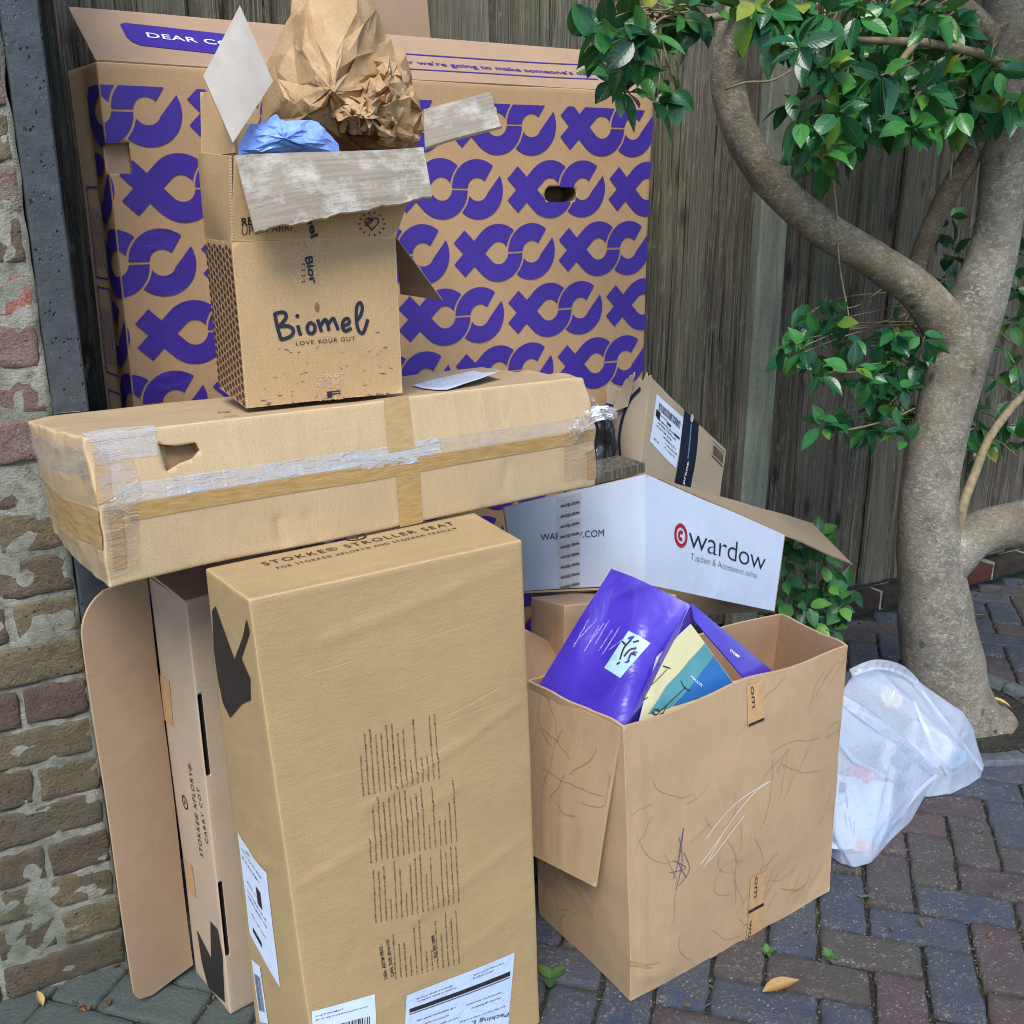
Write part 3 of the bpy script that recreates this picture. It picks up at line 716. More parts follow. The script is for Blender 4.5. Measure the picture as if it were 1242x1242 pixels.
# ------------------------------------------------------------------ the evergreen tree
def bark_mat(name, c1, c2, moss):
    BARK = NM(name); _o = BARK.wpos(); _a = BARK.noise(_o, 11, 5, .65); _b = BARK.noise(BARK.map(_o, (1, 1, 1.6)), 70, 5, .75, .8); _c = BARK.noise(_o, 260, 3, .7); _z = BARK.n('SeparateXYZ', {0: _o}).outputs[2]
    _l = BARK.noise(BARK.map(_o, loc=(5, 5, 5)), 17, 4, .7)
    _col = BARK.mix(BARK.rng(_a, .32, .68), c1, c2)
    _col = BARK.mix(BARK.math('MULTIPLY', BARK.rng(_b, .5, .64), BARK.rng(_l, .3, .6)), _col, lin(188, 184, 170))
    _col = BARK.mix(BARK.rng(_b, .28, .44, .75, 0), _col, lin(64, 58, 48)); _col = BARK.mix(BARK.rng(_l, .54, .68, 0, moss), _col, lin(98, 96, 62)); _big = BARK.noise(BARK.map(_o, loc=(2, 7, 1)), 4.5, 4, .6); _col = BARK.mix(BARK.rng(_big, .45, .65, 0, .55), _col, lin(96, 82, 60)); _kn = BARK.voro(BARK.map(_o, (1, 1, .7)), 9.); _col = BARK.mix(BARK.rng(_kn, .06, .13, .7, 0), _col, lin(52, 44, 36))
    _rib = BARK.noise(BARK.map(_o, (6, 6, 90)), 1, 3, .6, .5)
    _col = BARK.mix(BARK.rng(_rib, .55, .8, 0, .12), _col, lin(80, 72, 58)); _sp = BARK.voro(_o, 150); _col = BARK.mix(BARK.math('MULTIPLY', BARK.rng(_sp, .14, .3, 1, 0), BARK.rng(_a, .45, .62, 0, .5)), _col, lin(196, 192, 178))
    BARK.bsdf(_col, .78, BARK.bump(BARK.math('ADD', BARK.math('ADD', _b, BARK.math('MULTIPLY', _c, .8)), BARK.math('MULTIPLY', _rib, .3)), .7, .006), Specular_IOR_Level=.35)
    return BARK
BARK = bark_mat('smooth_bark', lin(108, 102, 90), lin(146, 140, 126), .35); BARKL = bark_mat('limb_bark', lin(112, 101, 82), lin(152, 139, 114), .45)
TWIG = plain('twig_bark', lin(134, 120, 92), .8, .3, 60, .4, .3)
tree = thing('camellia_tree', 'multi-limbed evergreen tree with smooth grey bark and glossy leaves', 'tree')
def lp(path): 
    pts, rr = [], []
    for x, y, Y, d in path: p = at(x, y, Y); pts.append(p); rr.append(d/2/FL*proj(p)[2])
    return pts, rr
def limb(name, path, seg=16, wob=.05, seed=0, mat=None, n=6):
    bm = bmesh.new(); p, r = lp(path); tube(bm, p, r, seg, n, wob, seed); return bm_obj(name, bm, mat or (BARKL.m if name == 'limb' and seed != 7 else BARK.m), tree)
bm = bmesh.new()
p, r = lp([(1160, 905, 1.76, 136), (1155, 872, 1.77, 112), (1146, 820, 1.78, 95), (1136, 750, 1.79, 88), (1127, 670, 1.80, 74), (1128, 590, 1.81, 66), (1146, 500, 1.82, 67), (1174, 400, 1.83, 70), (1206, 300, 1.84, 56), (1217, 200, 1.85, 52), (1218, 100, 1.86, 50), (1220, 0, 1.87, 50), (1225, -120, 1.88, 48), (1238, -260, 1.9, 36)])
p[0].z = -.08; tube(bm, p, r, 28, 8, .05, 1)
bm_obj('trunk', bm, BARK.m, tree)
limb('limb', [(1158, 470, 1.83, 34), (1156, 420, 1.84, 52), (1124, 364, 1.85, 49), (1070, 322, 1.87, 44), (1000, 278, 1.9, 42), (942, 228, 1.92, 42), (903, 170, 1.94, 41), (884, 110, 1.95, 42), (886, 50, 1.95, 40), (902, 0, 1.94, 38), (930, -70, 1.9, 32), (970, -170, 1.85, 22)], 20, .06, 4)
limb('limb', [(1128, 730, 1.78, 40), (1150, 682, 1.77, 54), (1180, 652, 1.75, 54), (1212, 640, 1.72, 54), (1255, 632, 1.68, 56), (1330, 610, 1.62, 54), (1430, 560, 1.6, 50)], 18, .07, 7)
limb('limb', [(1200, 150, 1.87, 26), (1178, 188, 1.92, 27), (1140, 252, 1.98, 25), (1112, 322, 2.04, 23), (1098, 380, 2.08, 20), (1091, 430, 2.1, 17)], 12, .08, 9)
limb('limb', [(1216, 60, 1.87, 34), (1188, 30, 1.88, 30), (1160, 5, 1.9, 28), (1120, -40, 1.92, 24), (1060, -120, 1.9, 18)], 12, .06, 12)
limb('limb', [(1222, 270, 1.85, 30), (1240, 222, 1.84, 26), (1262, 180, 1.82, 24), (1300, 100, 1.8, 22)], 12, .06, 13)
limb('limb', [(1150, 392, 1.87, 26), (1172, 345, 1.95, 24), (1190, 320, 2.0, 20)], 10, .06, 14)
limb('branch', [(1163, 645, 1.76, 13), (1168, 612, 1.76, 13), (1182, 575, 1.78, 11), (1198, 535, 1.8, 10), (1222, 500, 1.82, 10), (1250, 470, 1.84, 9)], 8, .1, 15, TWIG)
limb('branch', [(1224, 86, 1.82, 13), (1196, 68, 1.78, 11), (1165, 60, 1.76, 11), (1124, 52, 1.74, 10), (1080, 50, 1.74, 9), (1036, 48, 1.75, 7)], 8, .1, 16, TWIG)
limb('branch', [(1112, 50, 1.74, 9), (1096, 70, 1.72, 8), (1080, 92, 1.71, 6)], 8, .1, 17, TWIG)
limb('branch', [(898, 15, 1.93, 12), (860, 22, 1.88, 9), (815, 26, 1.84, 7), (775, 24, 1.8, 5), (735, 10, 1.77, 4)], 8, .1, 18, TWIG)

def leaf_mesh(name, L, Wd, fold, curl, mat, tip=1.25, ser=0):
    bm = bmesh.new(); ul = bm.loops.layers.uv.verify(); n = 7; rows = []
    for i in range(n+1):
        t = i/n; w = Wd/2*(sin(pi*t**.82)**.85 if 0 < t < 1 else 0)*(1 if t < .85 else .9); z = -curl*L*t*t
        if i in (0, n): w = .0008
        rows.append([bm.verts.new((s*w, L*t, z+abs(s)*w*fold+(.0014 if (ser and i % 2 and s) else 0))) for s in (-1, -.5, 0, .5, 1)])
    for i in range(n):
        for j in range(4):
            f = bm.faces.new([rows[i][j], rows[i][j+1], rows[i+1][j+1], rows[i+1][j]])
            for lq, (a, b) in zip(f.loops, ((j, i), (j+1, i), (j+1, i+1), (j, i+1))): lq[ul].uv = (a/4, b/n)
    me = bpy.data.meshes.new(name); bm.to_mesh(me); bm.free(); me.materials.append(mat); me.shade_smooth(); return me
def leaf_mat(name, stops, rough=.24, joined=False, vein=.35):
    m = NM(name); r = m.attr('rnd') if joined else m.orand(); uv = m.uv(); s = m.n('SeparateXYZ', {0: uv})
    c = m.ramp(r, stops); mid = m.math('ABSOLUTE', m.math('SUBTRACT', s.outputs[0], .5))
    w = m.n('TexWave', {'Vector': m.n('CombineXYZ', {0: m.math('SUBTRACT', s.outputs[1], m.math('MULTIPLY', mid, .5)), 1: 0, 2: 0}).outputs[0], 'Scale': 2.2, 'Distortion': 0}, bands_direction='X').outputs['Fac']
    c = m.mix(m.rng(w, .6, 1, 0, vein*.16), c, mul(stops[len(stops)//2][1], 1.6)); c = m.mix(m.rng(mid, 0, .04, vein*1.2, 0), c, lin(120, 150, 80))
    nn = m.noise(m.wpos(), 60, 3); c = m.mix(m.rng(nn, .35, .7, 0, .3), c, mul(stops[0][1], .7))
    b = m.n('BsdfPrincipled', {'Base Color': c, 'Roughness': rough, 'Specular IOR Level': .5, 'Normal': m.bump(m.math('ADD', m.math('MULTIPLY', w, .25), m.math('MULTIPLY', nn, 2.)), .2, .002)})
    t = m.n('BsdfTranslucent', {'Color': m.mix(.5, c, lin(110, 150, 40))}); mx = m.n('MixShader', {0: .16, 1: b.outputs[0], 2: t.outputs[0]}); m.surf(mx.outputs[0]); return m.m
GREEN = [(0, lin(20, 62, 40)), (.3, lin(32, 88, 50)), (.55, lin(50, 114, 58)), (.88, lin(70, 134, 60)), (.96, lin(104, 136, 46)), (1, lin(160, 160, 56))]
LEAFM = leaf_mat('glossy_leaf', GREEN); LEAFJ = leaf_mat('glossy_leaf_far', GREEN, joined=True)
lms = [leaf_mesh('leaf', L, Wd, fo, cu, LEAFM) for L, Wd, fo, cu in ((.080, .044, .28, .16), (.072, .041, .2, .08), (.088, .045, .4, .26), (.064, .037, .25, .12), (.078, .040, .12, .2))]
rl = random.Random(77)
def frame(p, d, up):
    d = d.normalized(); x = d.cross(up)
    if x.length < 1e-3: x = d.orthogonal()
    x.normalize(); z = x.cross(d); M = Matrix((x, d, z)).transposed().to_4x4(); M.translation = p; return M
LEAVES = []      # (matrix, mesh index, scale)
def rosette(p, dirn, n, spread=.9, size=1., droop=.35, face=.45):
    """whorl of leaves at a shoot tip"""
    tocam = (OO-p).normalized()
    for k in range(n):
        a = 2*pi*k/n+rl.uniform(-.5, .5); ax = dirn.normalized(); e = ax.orthogonal().normalized(); f = ax.cross(e)
        rad = e*cos(a)+f*sin(a); d = (ax*rl.uniform(.1, .9)+rad*spread*rl.uniform(.7, 1.2)+V((0, 0, -droop*rl.uniform(.3, 1.5)))).normalized()
        up = (V((0, 0, 1))*rl.uniform(.4, 1)+tocam*face*rl.uniform(.3, 1.6)+V((rl.gauss(0, .35), rl.gauss(0, .35), 0)))
        base = p-ax*rl.uniform(0, .035)+d*.008
        LEAVES.append((frame(base, d, up) @ Matrix.Rotation(rl.gauss(0, .3), 4, 'Y'), rl.randrange(5), size*.93*rl.uniform(.7, 1.15)))
TW = []
def spray(x, y, Y, n=5, size=1., dirn=None, frm=None):
    """shoot tip seen at pixel x,y: leaves and the twig that carries them"""
    p = at(x, y, Y); d = dirn or V((rl.gauss(-.2, .6), rl.gauss(-.4, .5), rl.gauss(-.1, .5)))
    rosette(p, d, n, size=size)
    if frm is not None:
        q = at(*frm); mid = (p+q)/2+V((rl.gauss(0, .02), rl.gauss(0, .02), rl.uniform(-.02, .03))); TW.append((q, mid, p))
    return p
# bunch hanging in front of the tall carton, upper middle
for x, y in ((706, 6), (720, 28), (742, 20), (760, 45), (750, 70), (772, 78), (790, 60), (800, 92), (770, 110), (742, 92), (822, 30), (806, 12), (835, 8), (785, 15), (815, 112), (762, 22), (733, 55), (795, 125), (845, 28), (780, 40), (720, 8), (856, 4)):
    spray(x+rl.gauss(0, 4), y+rl.gauss(0, 4), rl.uniform(1.68, 1.84), rl.randint(4, 6), .95, frm=(790+rl.gauss(0, 25), 18, 1.82))
# upper right mass
UR = [(900, 20), (925, 8), (950, 30), (980, 15), (1000, 40), (1020, 62), (1040, 20), (1050, 45), (1075, 22), (1100, 10), (1120, 40), (1140, 20), (1010, 8), (960, 6), (985, 70), (965, 115), (985, 140), (1000, 120), (1015, 150), (1035, 135), (1050, 110), (1060, 130), (1075, 150), (1090, 125), (1045, 165), (1020, 180), (990, 180), (1000, 200), (1070, 95), (1100, 100), (1085, 80), (1110, 75), (1130, 60), (1125, 110), (1150, 90), (1140, 130), (1165, 110), (1180, 130), (1160, 140), (1190, 100), (1130, 150), (1105, 150), (1200, 70), (1225, 105), (1230, 130), (1222, 70), (1240, 90), (1215, 150), (1170, 80), (1032, 90), (1005, 95), (975, 160), (1090, 40), (1060, 8), (1145, 5), (1165, 40), (940, 12), (1012, 26), (1118, 128), (1175, 152)]
for x, y in UR+[(x+rl.gauss(0, 14), min(215, y+rl.gauss(0, 12))) for x, y in UR[::2]]:
    spray(x+rl.gauss(0, 5), y+rl.gauss(0, 5), rl.uniform(1.62, 1.98), rl.randint(4, 7), 1., frm=(x+rl.uniform(10, 60), y-rl.uniform(10, 60), 1.85) if rl.random() < .6 else None)
for x, y in ((1090, 60), (1060, 60), (1130, 80), (1020, 110), (1100, 120), (1180, 60), (1000, 60), (1150, 110), (1050, 150), (960, 60), (1120, 20), (1040, 70))*3:      # deeper, darker layer
    spray(x+rl.gauss(0, 12), y+rl.gauss(0, 12), rl.uniform(2.05, 2.28), 6, 1.1)
# low bough left of the trunk
MD = [(952, 428), (970, 420), (985, 405), (1000, 385), (1015, 378), (985, 440), (1005, 455), (1020, 430), (1040, 440), (1035, 410), (1060, 425), (1075, 410), (1090, 425), (1105, 440), (1120, 415), (1140, 430), (1155, 432), (1095, 455), (1065, 455), (1085, 470), (1050, 465), (1015, 395), (1010, 505), (1030, 515), (1050, 525), (1070, 505), (1085, 520), (1060, 495), (1100, 500), (1095, 395), (1120, 445)]
for x, y in MD+[(x+rl.gauss(0, 9), y+rl.gauss(0, 7)) for x, y in MD]:
    spray(x+rl.gauss(0, 4), y+rl.gauss(0, 3), rl.uniform(1.76, 2.02), rl.randint(3, 5), .88, frm=(1110+rl.gauss(0, 20), y-rl.uniform(5, 40), 2.05) if rl.random() < .5 else None)
# behind and right of the trunk
for x, y in ((1200, 420), (1222, 400), (1235, 440), (1205, 460), (1228, 480), (1190, 490), (1215, 510), (1238, 520), (1195, 395), (1240, 380), (1178, 520), (1205, 535), (1232, 545), (1150, 270), (1158, 310), (1140, 335), (1165, 345), (1150, 295), (1148, 400), (1238, 330), (1232, 350), (1225, 300)):
    spray(x+rl.gauss(0, 5), y+rl.gauss(0, 5), rl.uniform(2.05, 2.3), 5, 1., frm=(x+30, y+20, 2.1))
for x, y in ((1180, 545), (1186, 560), (1172, 535)): spray(x, y, 1.86, 3, .7)
# unseen crown above the frame, added to shade the corner under the tree
for _ in range(700):
    x, y = rl.uniform(1.9, 5.0), rl.uniform(1.1, 2.6); p = V((x, y, 2.12+.55*rl.random()**1.5+.12*abs(x-2.6)))
    px = proj(p)
    if px[1] > -35: continue
    rosette(p, V((rl.gauss(0, .6), rl.gauss(0, .6), rl.gauss(.2, .6))), 6, size=1.1, face=0.)
def lsize(M):
    x, y, z = proj(M.translation); return z if (-20 < x < 1262 and -30 < y < 1000) else 99
LEAVES.sort(key=lambda t: lsize(t[0]))
rest = Joiner()
for n, (M, mi, s) in enumerate(LEAVES):
    M = M @ Matrix.Scale(s, 4)
    if n < 300:
        o = mesh_obj('leaf', lms[mi], tree); o.matrix_world = M
    else:
        rest.add(lms[mi], M, rl.random()**1.2)
o = rest.build('foliage', LEAFJ, tree); o['kind'] = 'stuff'
bm = bmesh.new()
for q, mid, p in TW: tube(bm, [q, mid, p], [.0028, .002, .0012], 5, 4, .1, 2)
for path in ([(1005, 448), (1030, 452), (1055, 446), (1080, 440)], [(1020, 522), (1045, 518), (1080, 508), (1110, 495)], [(1010, 215), (1014, 250), (1018, 320), (1028, 375), (1030, 390)], [(880, 108), (905, 100), (935, 98), (960, 85)], [(965, 60), (975, 85), (990, 110)], [(1150, 150), (1155, 180), (1152, 220)]):
    tube(bm, [at(x, y, 1.86) for x, y in path], [.0032]*2+[.0024]*(len(path)-2), 5, 4, .15, 6)
o = bm_obj('twig', bm, TWIG, tree); o['kind'] = 'stuff'

# ------------------------------------------------------------------ small leafy shrub behind the white carton
shrub = thing('leafy_shrub', 'small bright green shrub between white carton and fence', 'shrub')
SG = [(0, lin(30, 74, 46)), (.4, lin(48, 104, 58)), (.75, lin(70, 132, 66)), (1, lin(108, 160, 70))]
SHM = leaf_mat('shrub_leaf', SG, .42, vein=.3); sms = [leaf_mesh('leaf', L, Wd, .25, .2, SHM, ser=1) for L, Wd in ((.075, .05), (.062, .042), (.085, .054))]
LEAVES_T = LEAVES; LEAVES = []
for x, y in ((965, 665), (985, 660), (1005, 668), (1000, 690), (975, 690), (955, 700), (990, 712), (1015, 705), (1030, 715), (1005, 730), (980, 735), (960, 725), (1000, 750), (1015, 762), (985, 755), (950, 675), (992, 648), (1020, 735), (970, 650)):
    rosette(at(x, y, rl.uniform(1.98, 2.2)), V((rl.gauss(0, .4), -.6, .5)), rl.randint(4, 6), .95, .95, .3, .9)
for M, mi, s in LEAVES:
    o = mesh_obj('leaf', sms[mi % 3], shrub); o.matrix_world = M @ Matrix.Scale(s, 4)
bm = bmesh.new()
for x, y in ((965, 665), (985, 660), (1005, 690), (990, 712), (1015, 735), (1000, 750), (970, 700)):
    p = at(x, y, 2.12); tube(bm, [V((p.x*.3+1.62, 2.2, 0)), V((p.x*.6+.95, 2.18, p.z*.5)), p], [.005, .004, .002], 6, 5, .1, 3)
bm_obj('stem', bm, TWIG, shrub)
# ------------------------------------------------------------------ cartons
def pp(F, pts): return [F.inv(*p) for p in pts]
def vary(k, c): return mul(c, k)
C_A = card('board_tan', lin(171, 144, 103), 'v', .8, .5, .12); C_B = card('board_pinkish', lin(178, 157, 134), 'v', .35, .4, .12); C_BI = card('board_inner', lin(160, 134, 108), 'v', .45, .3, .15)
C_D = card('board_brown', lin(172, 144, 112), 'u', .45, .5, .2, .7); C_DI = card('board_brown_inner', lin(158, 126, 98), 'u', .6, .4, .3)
C_G = card('board_pale', lin(182, 158, 122), 'u', .5, .5, .3); C_X = card('board_kraft', lin(178, 144, 106), 'u', .35, .5, .2); C_XI = card('board_kraft_inner', lin(166, 138, 112), 'v', .5, .4, .25)
C_M = card('board_speckled', lin(178, 148, 107), 'u', .4, .5, .25, 1.); C_MG = card('board_grey_torn', lin(150, 142, 128), 'u', .8, .5, .3)
C_W = card('board_white', lin(196, 207, 226), 'u', .25, .35, .06, .1, white=1); C_WI = card('board_white_inner', lin(150, 132, 108), 'u', .4, .4, .2)
C_F = card('board_mailer', lin(170, 154, 130), 'v', .25, .4, .2)
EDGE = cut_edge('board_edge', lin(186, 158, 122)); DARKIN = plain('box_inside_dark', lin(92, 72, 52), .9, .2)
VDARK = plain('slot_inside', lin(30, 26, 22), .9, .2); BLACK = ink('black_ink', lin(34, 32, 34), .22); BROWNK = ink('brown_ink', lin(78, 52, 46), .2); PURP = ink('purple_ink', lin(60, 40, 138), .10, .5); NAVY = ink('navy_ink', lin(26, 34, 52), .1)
GREYK = ink('grey_ink', lin(86, 84, 88), .2); WHITEK = plain('white_ink', lin(226, 226, 230), .6, .05); REDK = ink('dark_red_ink', lin(150, 30, 48), .05); PALEBLUE = plain('pale_blue_ink', lin(120, 180, 214), .6, .05)
PAPERW = plain('label_paper', lin(206, 219, 238), .5, .05, 30, .15); FILM = clear_tape('clear_film', (.9, .93, .97), .26, .14, .7, .05); FILMS = clear_tape('silver_film', (.82, .86, .9), .5, .22, .8, .16)
TAPEB = NM('buff_tape'); _u = TAPEB.uv(); _n = TAPEB.noise(TAPEB.map(_u, (30, 120, 1)), 1, 3); TAPEB.bsdf(TAPEB.mix(TAPEB.rng(_n, .3, .7), lin(160, 128, 76), lin(176, 146, 98)), .25, TAPEB.bump(_n, .5, .003), Specular_IOR_Level=.6); TAPEB = TAPEB.m
TAPEP = NM('paper_tape'); _u = TAPEP.uv(); _n = TAPEP.noise(_u, 60, 3); TAPEP.bsdf(TAPEP.mix(TAPEP.rng(_n, .3, .7), lin(176, 138, 96), lin(192, 156, 112)), .4, TAPEP.bump(_n, .2, .002)); TAPEP = TAPEP.m

# ---- tall printed carton against the fence
XF, XD, XZ = (.341, 1.635), .19, 1.735
xc = {(i, j, k): V((XF[i], 2.2+XD*j, XZ*k)) for i in (0, 1) for j in (0, 1) for k in (0, 1)}
for k in (0, 1): xc[0, 1, k].x = .313
xb = Box(xc, None, .003, 3., 2, {'front': .008}, {'front': [(.055, .4, .065, 1.45, -.0016, .024), (.095, .4, .105, 1.45, .0014, .024), (.9, .9, 1.25, 1.3, .0015, .04)], 'left': [(.1, .3, .09, 1.6, -.004, .02), (.15, .2, .16, 1.5, .003, .02)]})
xo = thing('tall_carton', 'tall brown carton printed all over with purple letter pattern, against fence', 'carton')
body = carton('body', xb, [C_X, DARKIN], xo, .012)
F = xb.F['front']; h0 = F.inv(660, 236); h1 = F.inv(698, 236)
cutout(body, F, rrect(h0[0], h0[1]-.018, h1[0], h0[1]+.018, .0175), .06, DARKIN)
nb = F.inv(146, 188); 
cutout(body, F, [(-.03, nb[1]-.035), (nb[0]+.018, nb[1]-.035), (nb[0]+.018, nb[1]+.022), (-.03, nb[1]+.022)], .02, C_XI)
def logo(ox, oy, s=1.):
    R_, r_, g = .066*s, .026*s, .0052*s; d = R_+r_; c1, c2 = ox-d/2, ox+d/2; q = (R_-r_)/2; out = []
    arc = lambda cx, r, a0, a1, n=18: [(cx+r*cos(lerp(a0, a1, k/n)), oy+r*sin(lerp(a0, a1, k/n))) for k in range(n+1)]
    k_ = lambda r: acos(max(-1, min(1, (r*r+d*d-(R_+g)**2)/(2*r*d))))
    t = radians(135); ao, ai = k_(R_), k_(r_)
    C2 = [(c2+(R_+g)*cos(a), oy+(R_+g)*sin(a)) for a in ()]
    def arc_between(cx, r, pa, pb, n=8):
        a0 = atan2(pa[1]-oy, pa[0]-cx); a1 = atan2(pb[1]-oy, pb[0]-cx)
        if a1-a0 > pi: a1 -= 2*pi
        if a0-a1 > pi: a1 += 2*pi
        return arc(cx, r, a0, a1, n)
    o_ = arc(c1, R_, t, ao); i_ = arc(c1, r_, ai, t); out.append(o_+arc_between(c2, R_+g, o_[-1], i_[0])[1:-1]+i_)
    lo = g/2/R_; li = g/2/r_; out.append(arc(c1, R_, -t, -lo)+arc(c1, r_, -li, -t))
    e = radians(52); out.append(arc(c2, R_, pi-lo, e)+arc(c2, r_, e-.12, pi-li))
    bo, bi = pi+k_(R_), pi+k_(r_)
    o2 = arc(c2, R_, bo, 2*pi+radians(28)); i2 = arc(c2, r_, 2*pi-radians(22), bi); out.append(o2+i2+arc_between(c1, R_+g, i2[-1], o2[0])[1:-1])
    m = (R_+r_)/2; X0 = c1-m*sqrt(2); u = sqrt(.5)
    def bar(s0, s1, sy): 
        a = (u, -sy*u); b = (sy*u, u); P = lambda s_, w: (X0+a[0]*s_+b[0]*w, oy+a[1]*s_+b[1]*w)
        return [P(s0, -q), P(s1, -q), P(s1, q), P(s0, q)]
    out.append(bar(-.054*s, m, 1)); out.append(bar(-.054*s, -q, -1)); out.append(bar(q, m, -1)); return out
def cut_rect(bm, x0, y0, x1, y1):
    for a, b, ax in ((x0, 0, 0), (x1, 0, 0), (0, y0, 1), (0, y1, 1)):
        bmesh.ops.bisect_plane(bm, geom=bm.verts[:]+bm.edges[:]+bm.faces[:], plane_co=(XF[0]+a, 2.2, 0) if ax == 0 else (0, 2.2, b), plane_no=(1, 0, 0) if ax == 0 else (0, 0, 1))
    bmesh.ops.delete(bm, geom=[f for f in bm.faces if XF[0]+x0 < f.calc_center_median().x < XF[0]+x1 and y0 < f.calc_center_median().z < y1], context='FACES')
polys = []
for row in range(-1, 12):
    z = 1.651-.1425*row; off = 0 if row % 2 == 0 else -.1435
    for c in range(-3, 6):
        lg = logo(1.240-XF[0]+off+c*.2875, z); polys += lg; o = decal('printed_letters', F, [p for p in lg if max(a for a, b in p) > 0 and min(a for a, b in p) < F.w], PURP, xo, .0019, (.001, .01, F.w-.001, F.h-.04), .04)
        if o is None: continue
        bmx = bmesh.new(); bmx.from_mesh(o.data)          # no print across the hand hole and the notch
        cut_rect(bmx, h0[0]+.002, h0[1]-.017, h1[0]-.002, h0[1]+.017); cut_rect(bmx, -.01, nb[1]-.034, nb[0]+.018, nb[1]+.021); bmx.to_mesh(o.data); bmx.free()
FLs = xb.F['left']; sh = [[(a+FLs.w, b) for a, b in p] for p in polys]
decal('printed_pattern', FLs, [p for p in sh if max(a for a, b in p) > .11 and min(a for a, b in p) < FLs.w], PURP, xo, .0022, (.115, .01, FLs.w-.001, FLs.h-.04), .03)
for k, z in enumerate((1.42, 1.22, 1.0)):
    fr = [(.03, z-.09), (.10, z-.09), (.10, z+.09), (.03, z+.09)]; ln = [ribbon([fr[i], fr[(i+1) % 4]], .004)[0] for i in range(4)]
    for q in range(5): ln += tiny_text(FLs, (.085-.011*q, z-.07), (.085-.011*q, z+.05), .005, 60+k*7+q)
    decal('printed_notice', FLs, ln, PURP, xo, .0018)
ft = [at(117, 74, 2.2), at(788, 113, 2.2), at(740, 67, 2.36), at(84, 9, 2.36)]
ft[0] = V((XF[0], 2.2, XZ+.002)); ft[1] = V((XF[1], 2.2, XZ+.002))
FT = qface([ft[0], ft[1], V((XF[1]-.02, ft[3].y, ft[3].z-.005)), ft[3]], amp=.004, freq=3, seed=5, bulge=-.006)
flap('top_flap', FT, [C_XI, C_X, EDGE], xo, .004, .02)
dl = lambda pts: pp(FT, pts)
decal('printed_banner', FT, [dl([(147, 31), (153, 29), (300, 43), (300, 68), (172, 56), (162, 52), (155, 46)])], PURP, xo, .0014, step=.05)
text('printed_lettering', FT, 'DEAR COU', (181, 46.5), (300, 57), .019, WHITEK, xo, .012, 1.05, .0026)
l0, l1 = dl([(474, 61)])[0], dl([(725, 83)])[0]; l2, l3 = dl([(480, 80)])[0], dl([(730, 100)])[0]
decal('printed_line', FT, ribbon([(lerp(l0[0], l1[0], t/8), l0[1]) for t in range(9)], .0045), PURP, xo, .0014); decal('printed_line', FT, ribbon([(lerp(l2[0], l3[0], t/8), l2[1]) for t in range(9)], .0045), PURP, xo, .0014)
text('printed_lettering', FT, "together we're going to make someone's day", (446, 70.5), (720, 91), .018, PURP, xo, .012)

FS = qface([at(420, 60, 2.415), at(524, 60, 2.415), at(513, -50, 2.425), at(420, -60, 2.425)], amp=.003, seed=3)
tag(flap('cardboard_sheet', FS, [C_BI, C_BI, EDGE], None, .004, .03), 'plain brown cardboard sheet stuck up behind the tall printed carton', 'cardboard')

# ---- stroller seat carton (front, tall)
def on_line(p, q, Yt):
    lo, hi = 1242., 1600.
    for _ in range(50):
        y = (lo+hi)/2; x = p[0]+(q[0]-p[0])*(y-p[1])/(q[1]-p[1]); w = onz(x, y, 0)
        lo, hi = (y, hi) if w.y > Yt else (lo, y)
    return w
a = {}
a[0, 0, 1] = at(302, 727, 1.308); a[1, 0, 1] = at(634, 655, 1.372); a[0, 1, 1] = at(248, 690, 1.488); a[1, 1, 1] = at(575, 621, 1.545)
a[1, 0, 0] = onz(655.5, 1241, 0); a[0, 0, 0] = on_line((302, 727), (375.5, 1242), 1.278); a[0, 1, 0] = on_line((248, 690), (310, 1242), 1.458); a[1, 1, 0] = a[1, 0, 0]+a[0, 1, 0]-a[0, 0, 0]
ab = Box(a, None, .0022, 4., 11, {'front': .011, 'left': .005, 'top': .002}, {'front': [(.12, .59, .5, .70, .0028, .004), (.0, .50, .3, .57, .0018, .006), (.1, .88, .45, .93, .002, .01), (.2, .36, .5, .43, .0014, .008), (.05, .2, .4, .27, .001, .01), (.16, .945, .26, .955, -.004, .008)],
     'left': [(.05, .5, .15, .52, .002, .006)], 'top': [(.05, .02, .4, .02, -.002, .006)]})
ao = thing('stroller_seat_carton', 'large upright tan carton in front with columns of small print', 'carton')
carton('body', ab, [C_A], ao, .0095, bev=.0035)
F = ab.F['front']; Lf = ab.F['left']; T = ab.F['top']
tt = []
blk = [((438, 962), (433, 884), 15, 6.5, 4.), ((446, 1042), (441, 965), 17, 6.5, 5.), ((453, 1115), (448, 1045), 17, 6.3, 6.), ((478, 1184), (473, 1118), 13, 6.4, 7.)]
for bi, (p0, p1, nl, dx, sd_) in enumerate(blk):
    for k in range(nl):
        r = random.Random(bi*50+k); short = r.choice((0, 0, .05, .1, .0, .15, .35, .6)); dy = -dx*k*.24
        q0 = F.inv(p0[0]+dx*k, p0[1]+dy); q1 = F.inv(p1[0]+dx*k, p1[1]+dy); q1 = (lerp(q1[0], q0[0], short), lerp(q1[1], q0[1], short))
        tt += tiny_text(F, q0, q1, .0029, bi*31+k)
decal('small_print', F, tt, ink('print_brown', lin(84, 70, 52), .25), ao, .0014, step=None)
text('printed_lettering', F, 'USA: ASTM F833 -', (467, 1183), (460, 1140), .0062, BLACK, ao, .02)
text('printed_lettering', F, 'CAN: SOR 2016-167', (475, 1180), (468, 1134), .0062, BLACK, ao, .02)
text('printed_lettering', F, 'EU: EN 1888', (527, 1157), (523, 1130), .006, BLACK, ao, .02)
text('printed_lettering', T, 'STOKKE® STROLLER SEAT', (322, 688), (553, 637), .020, BLACK, ao, .0, 1.25)
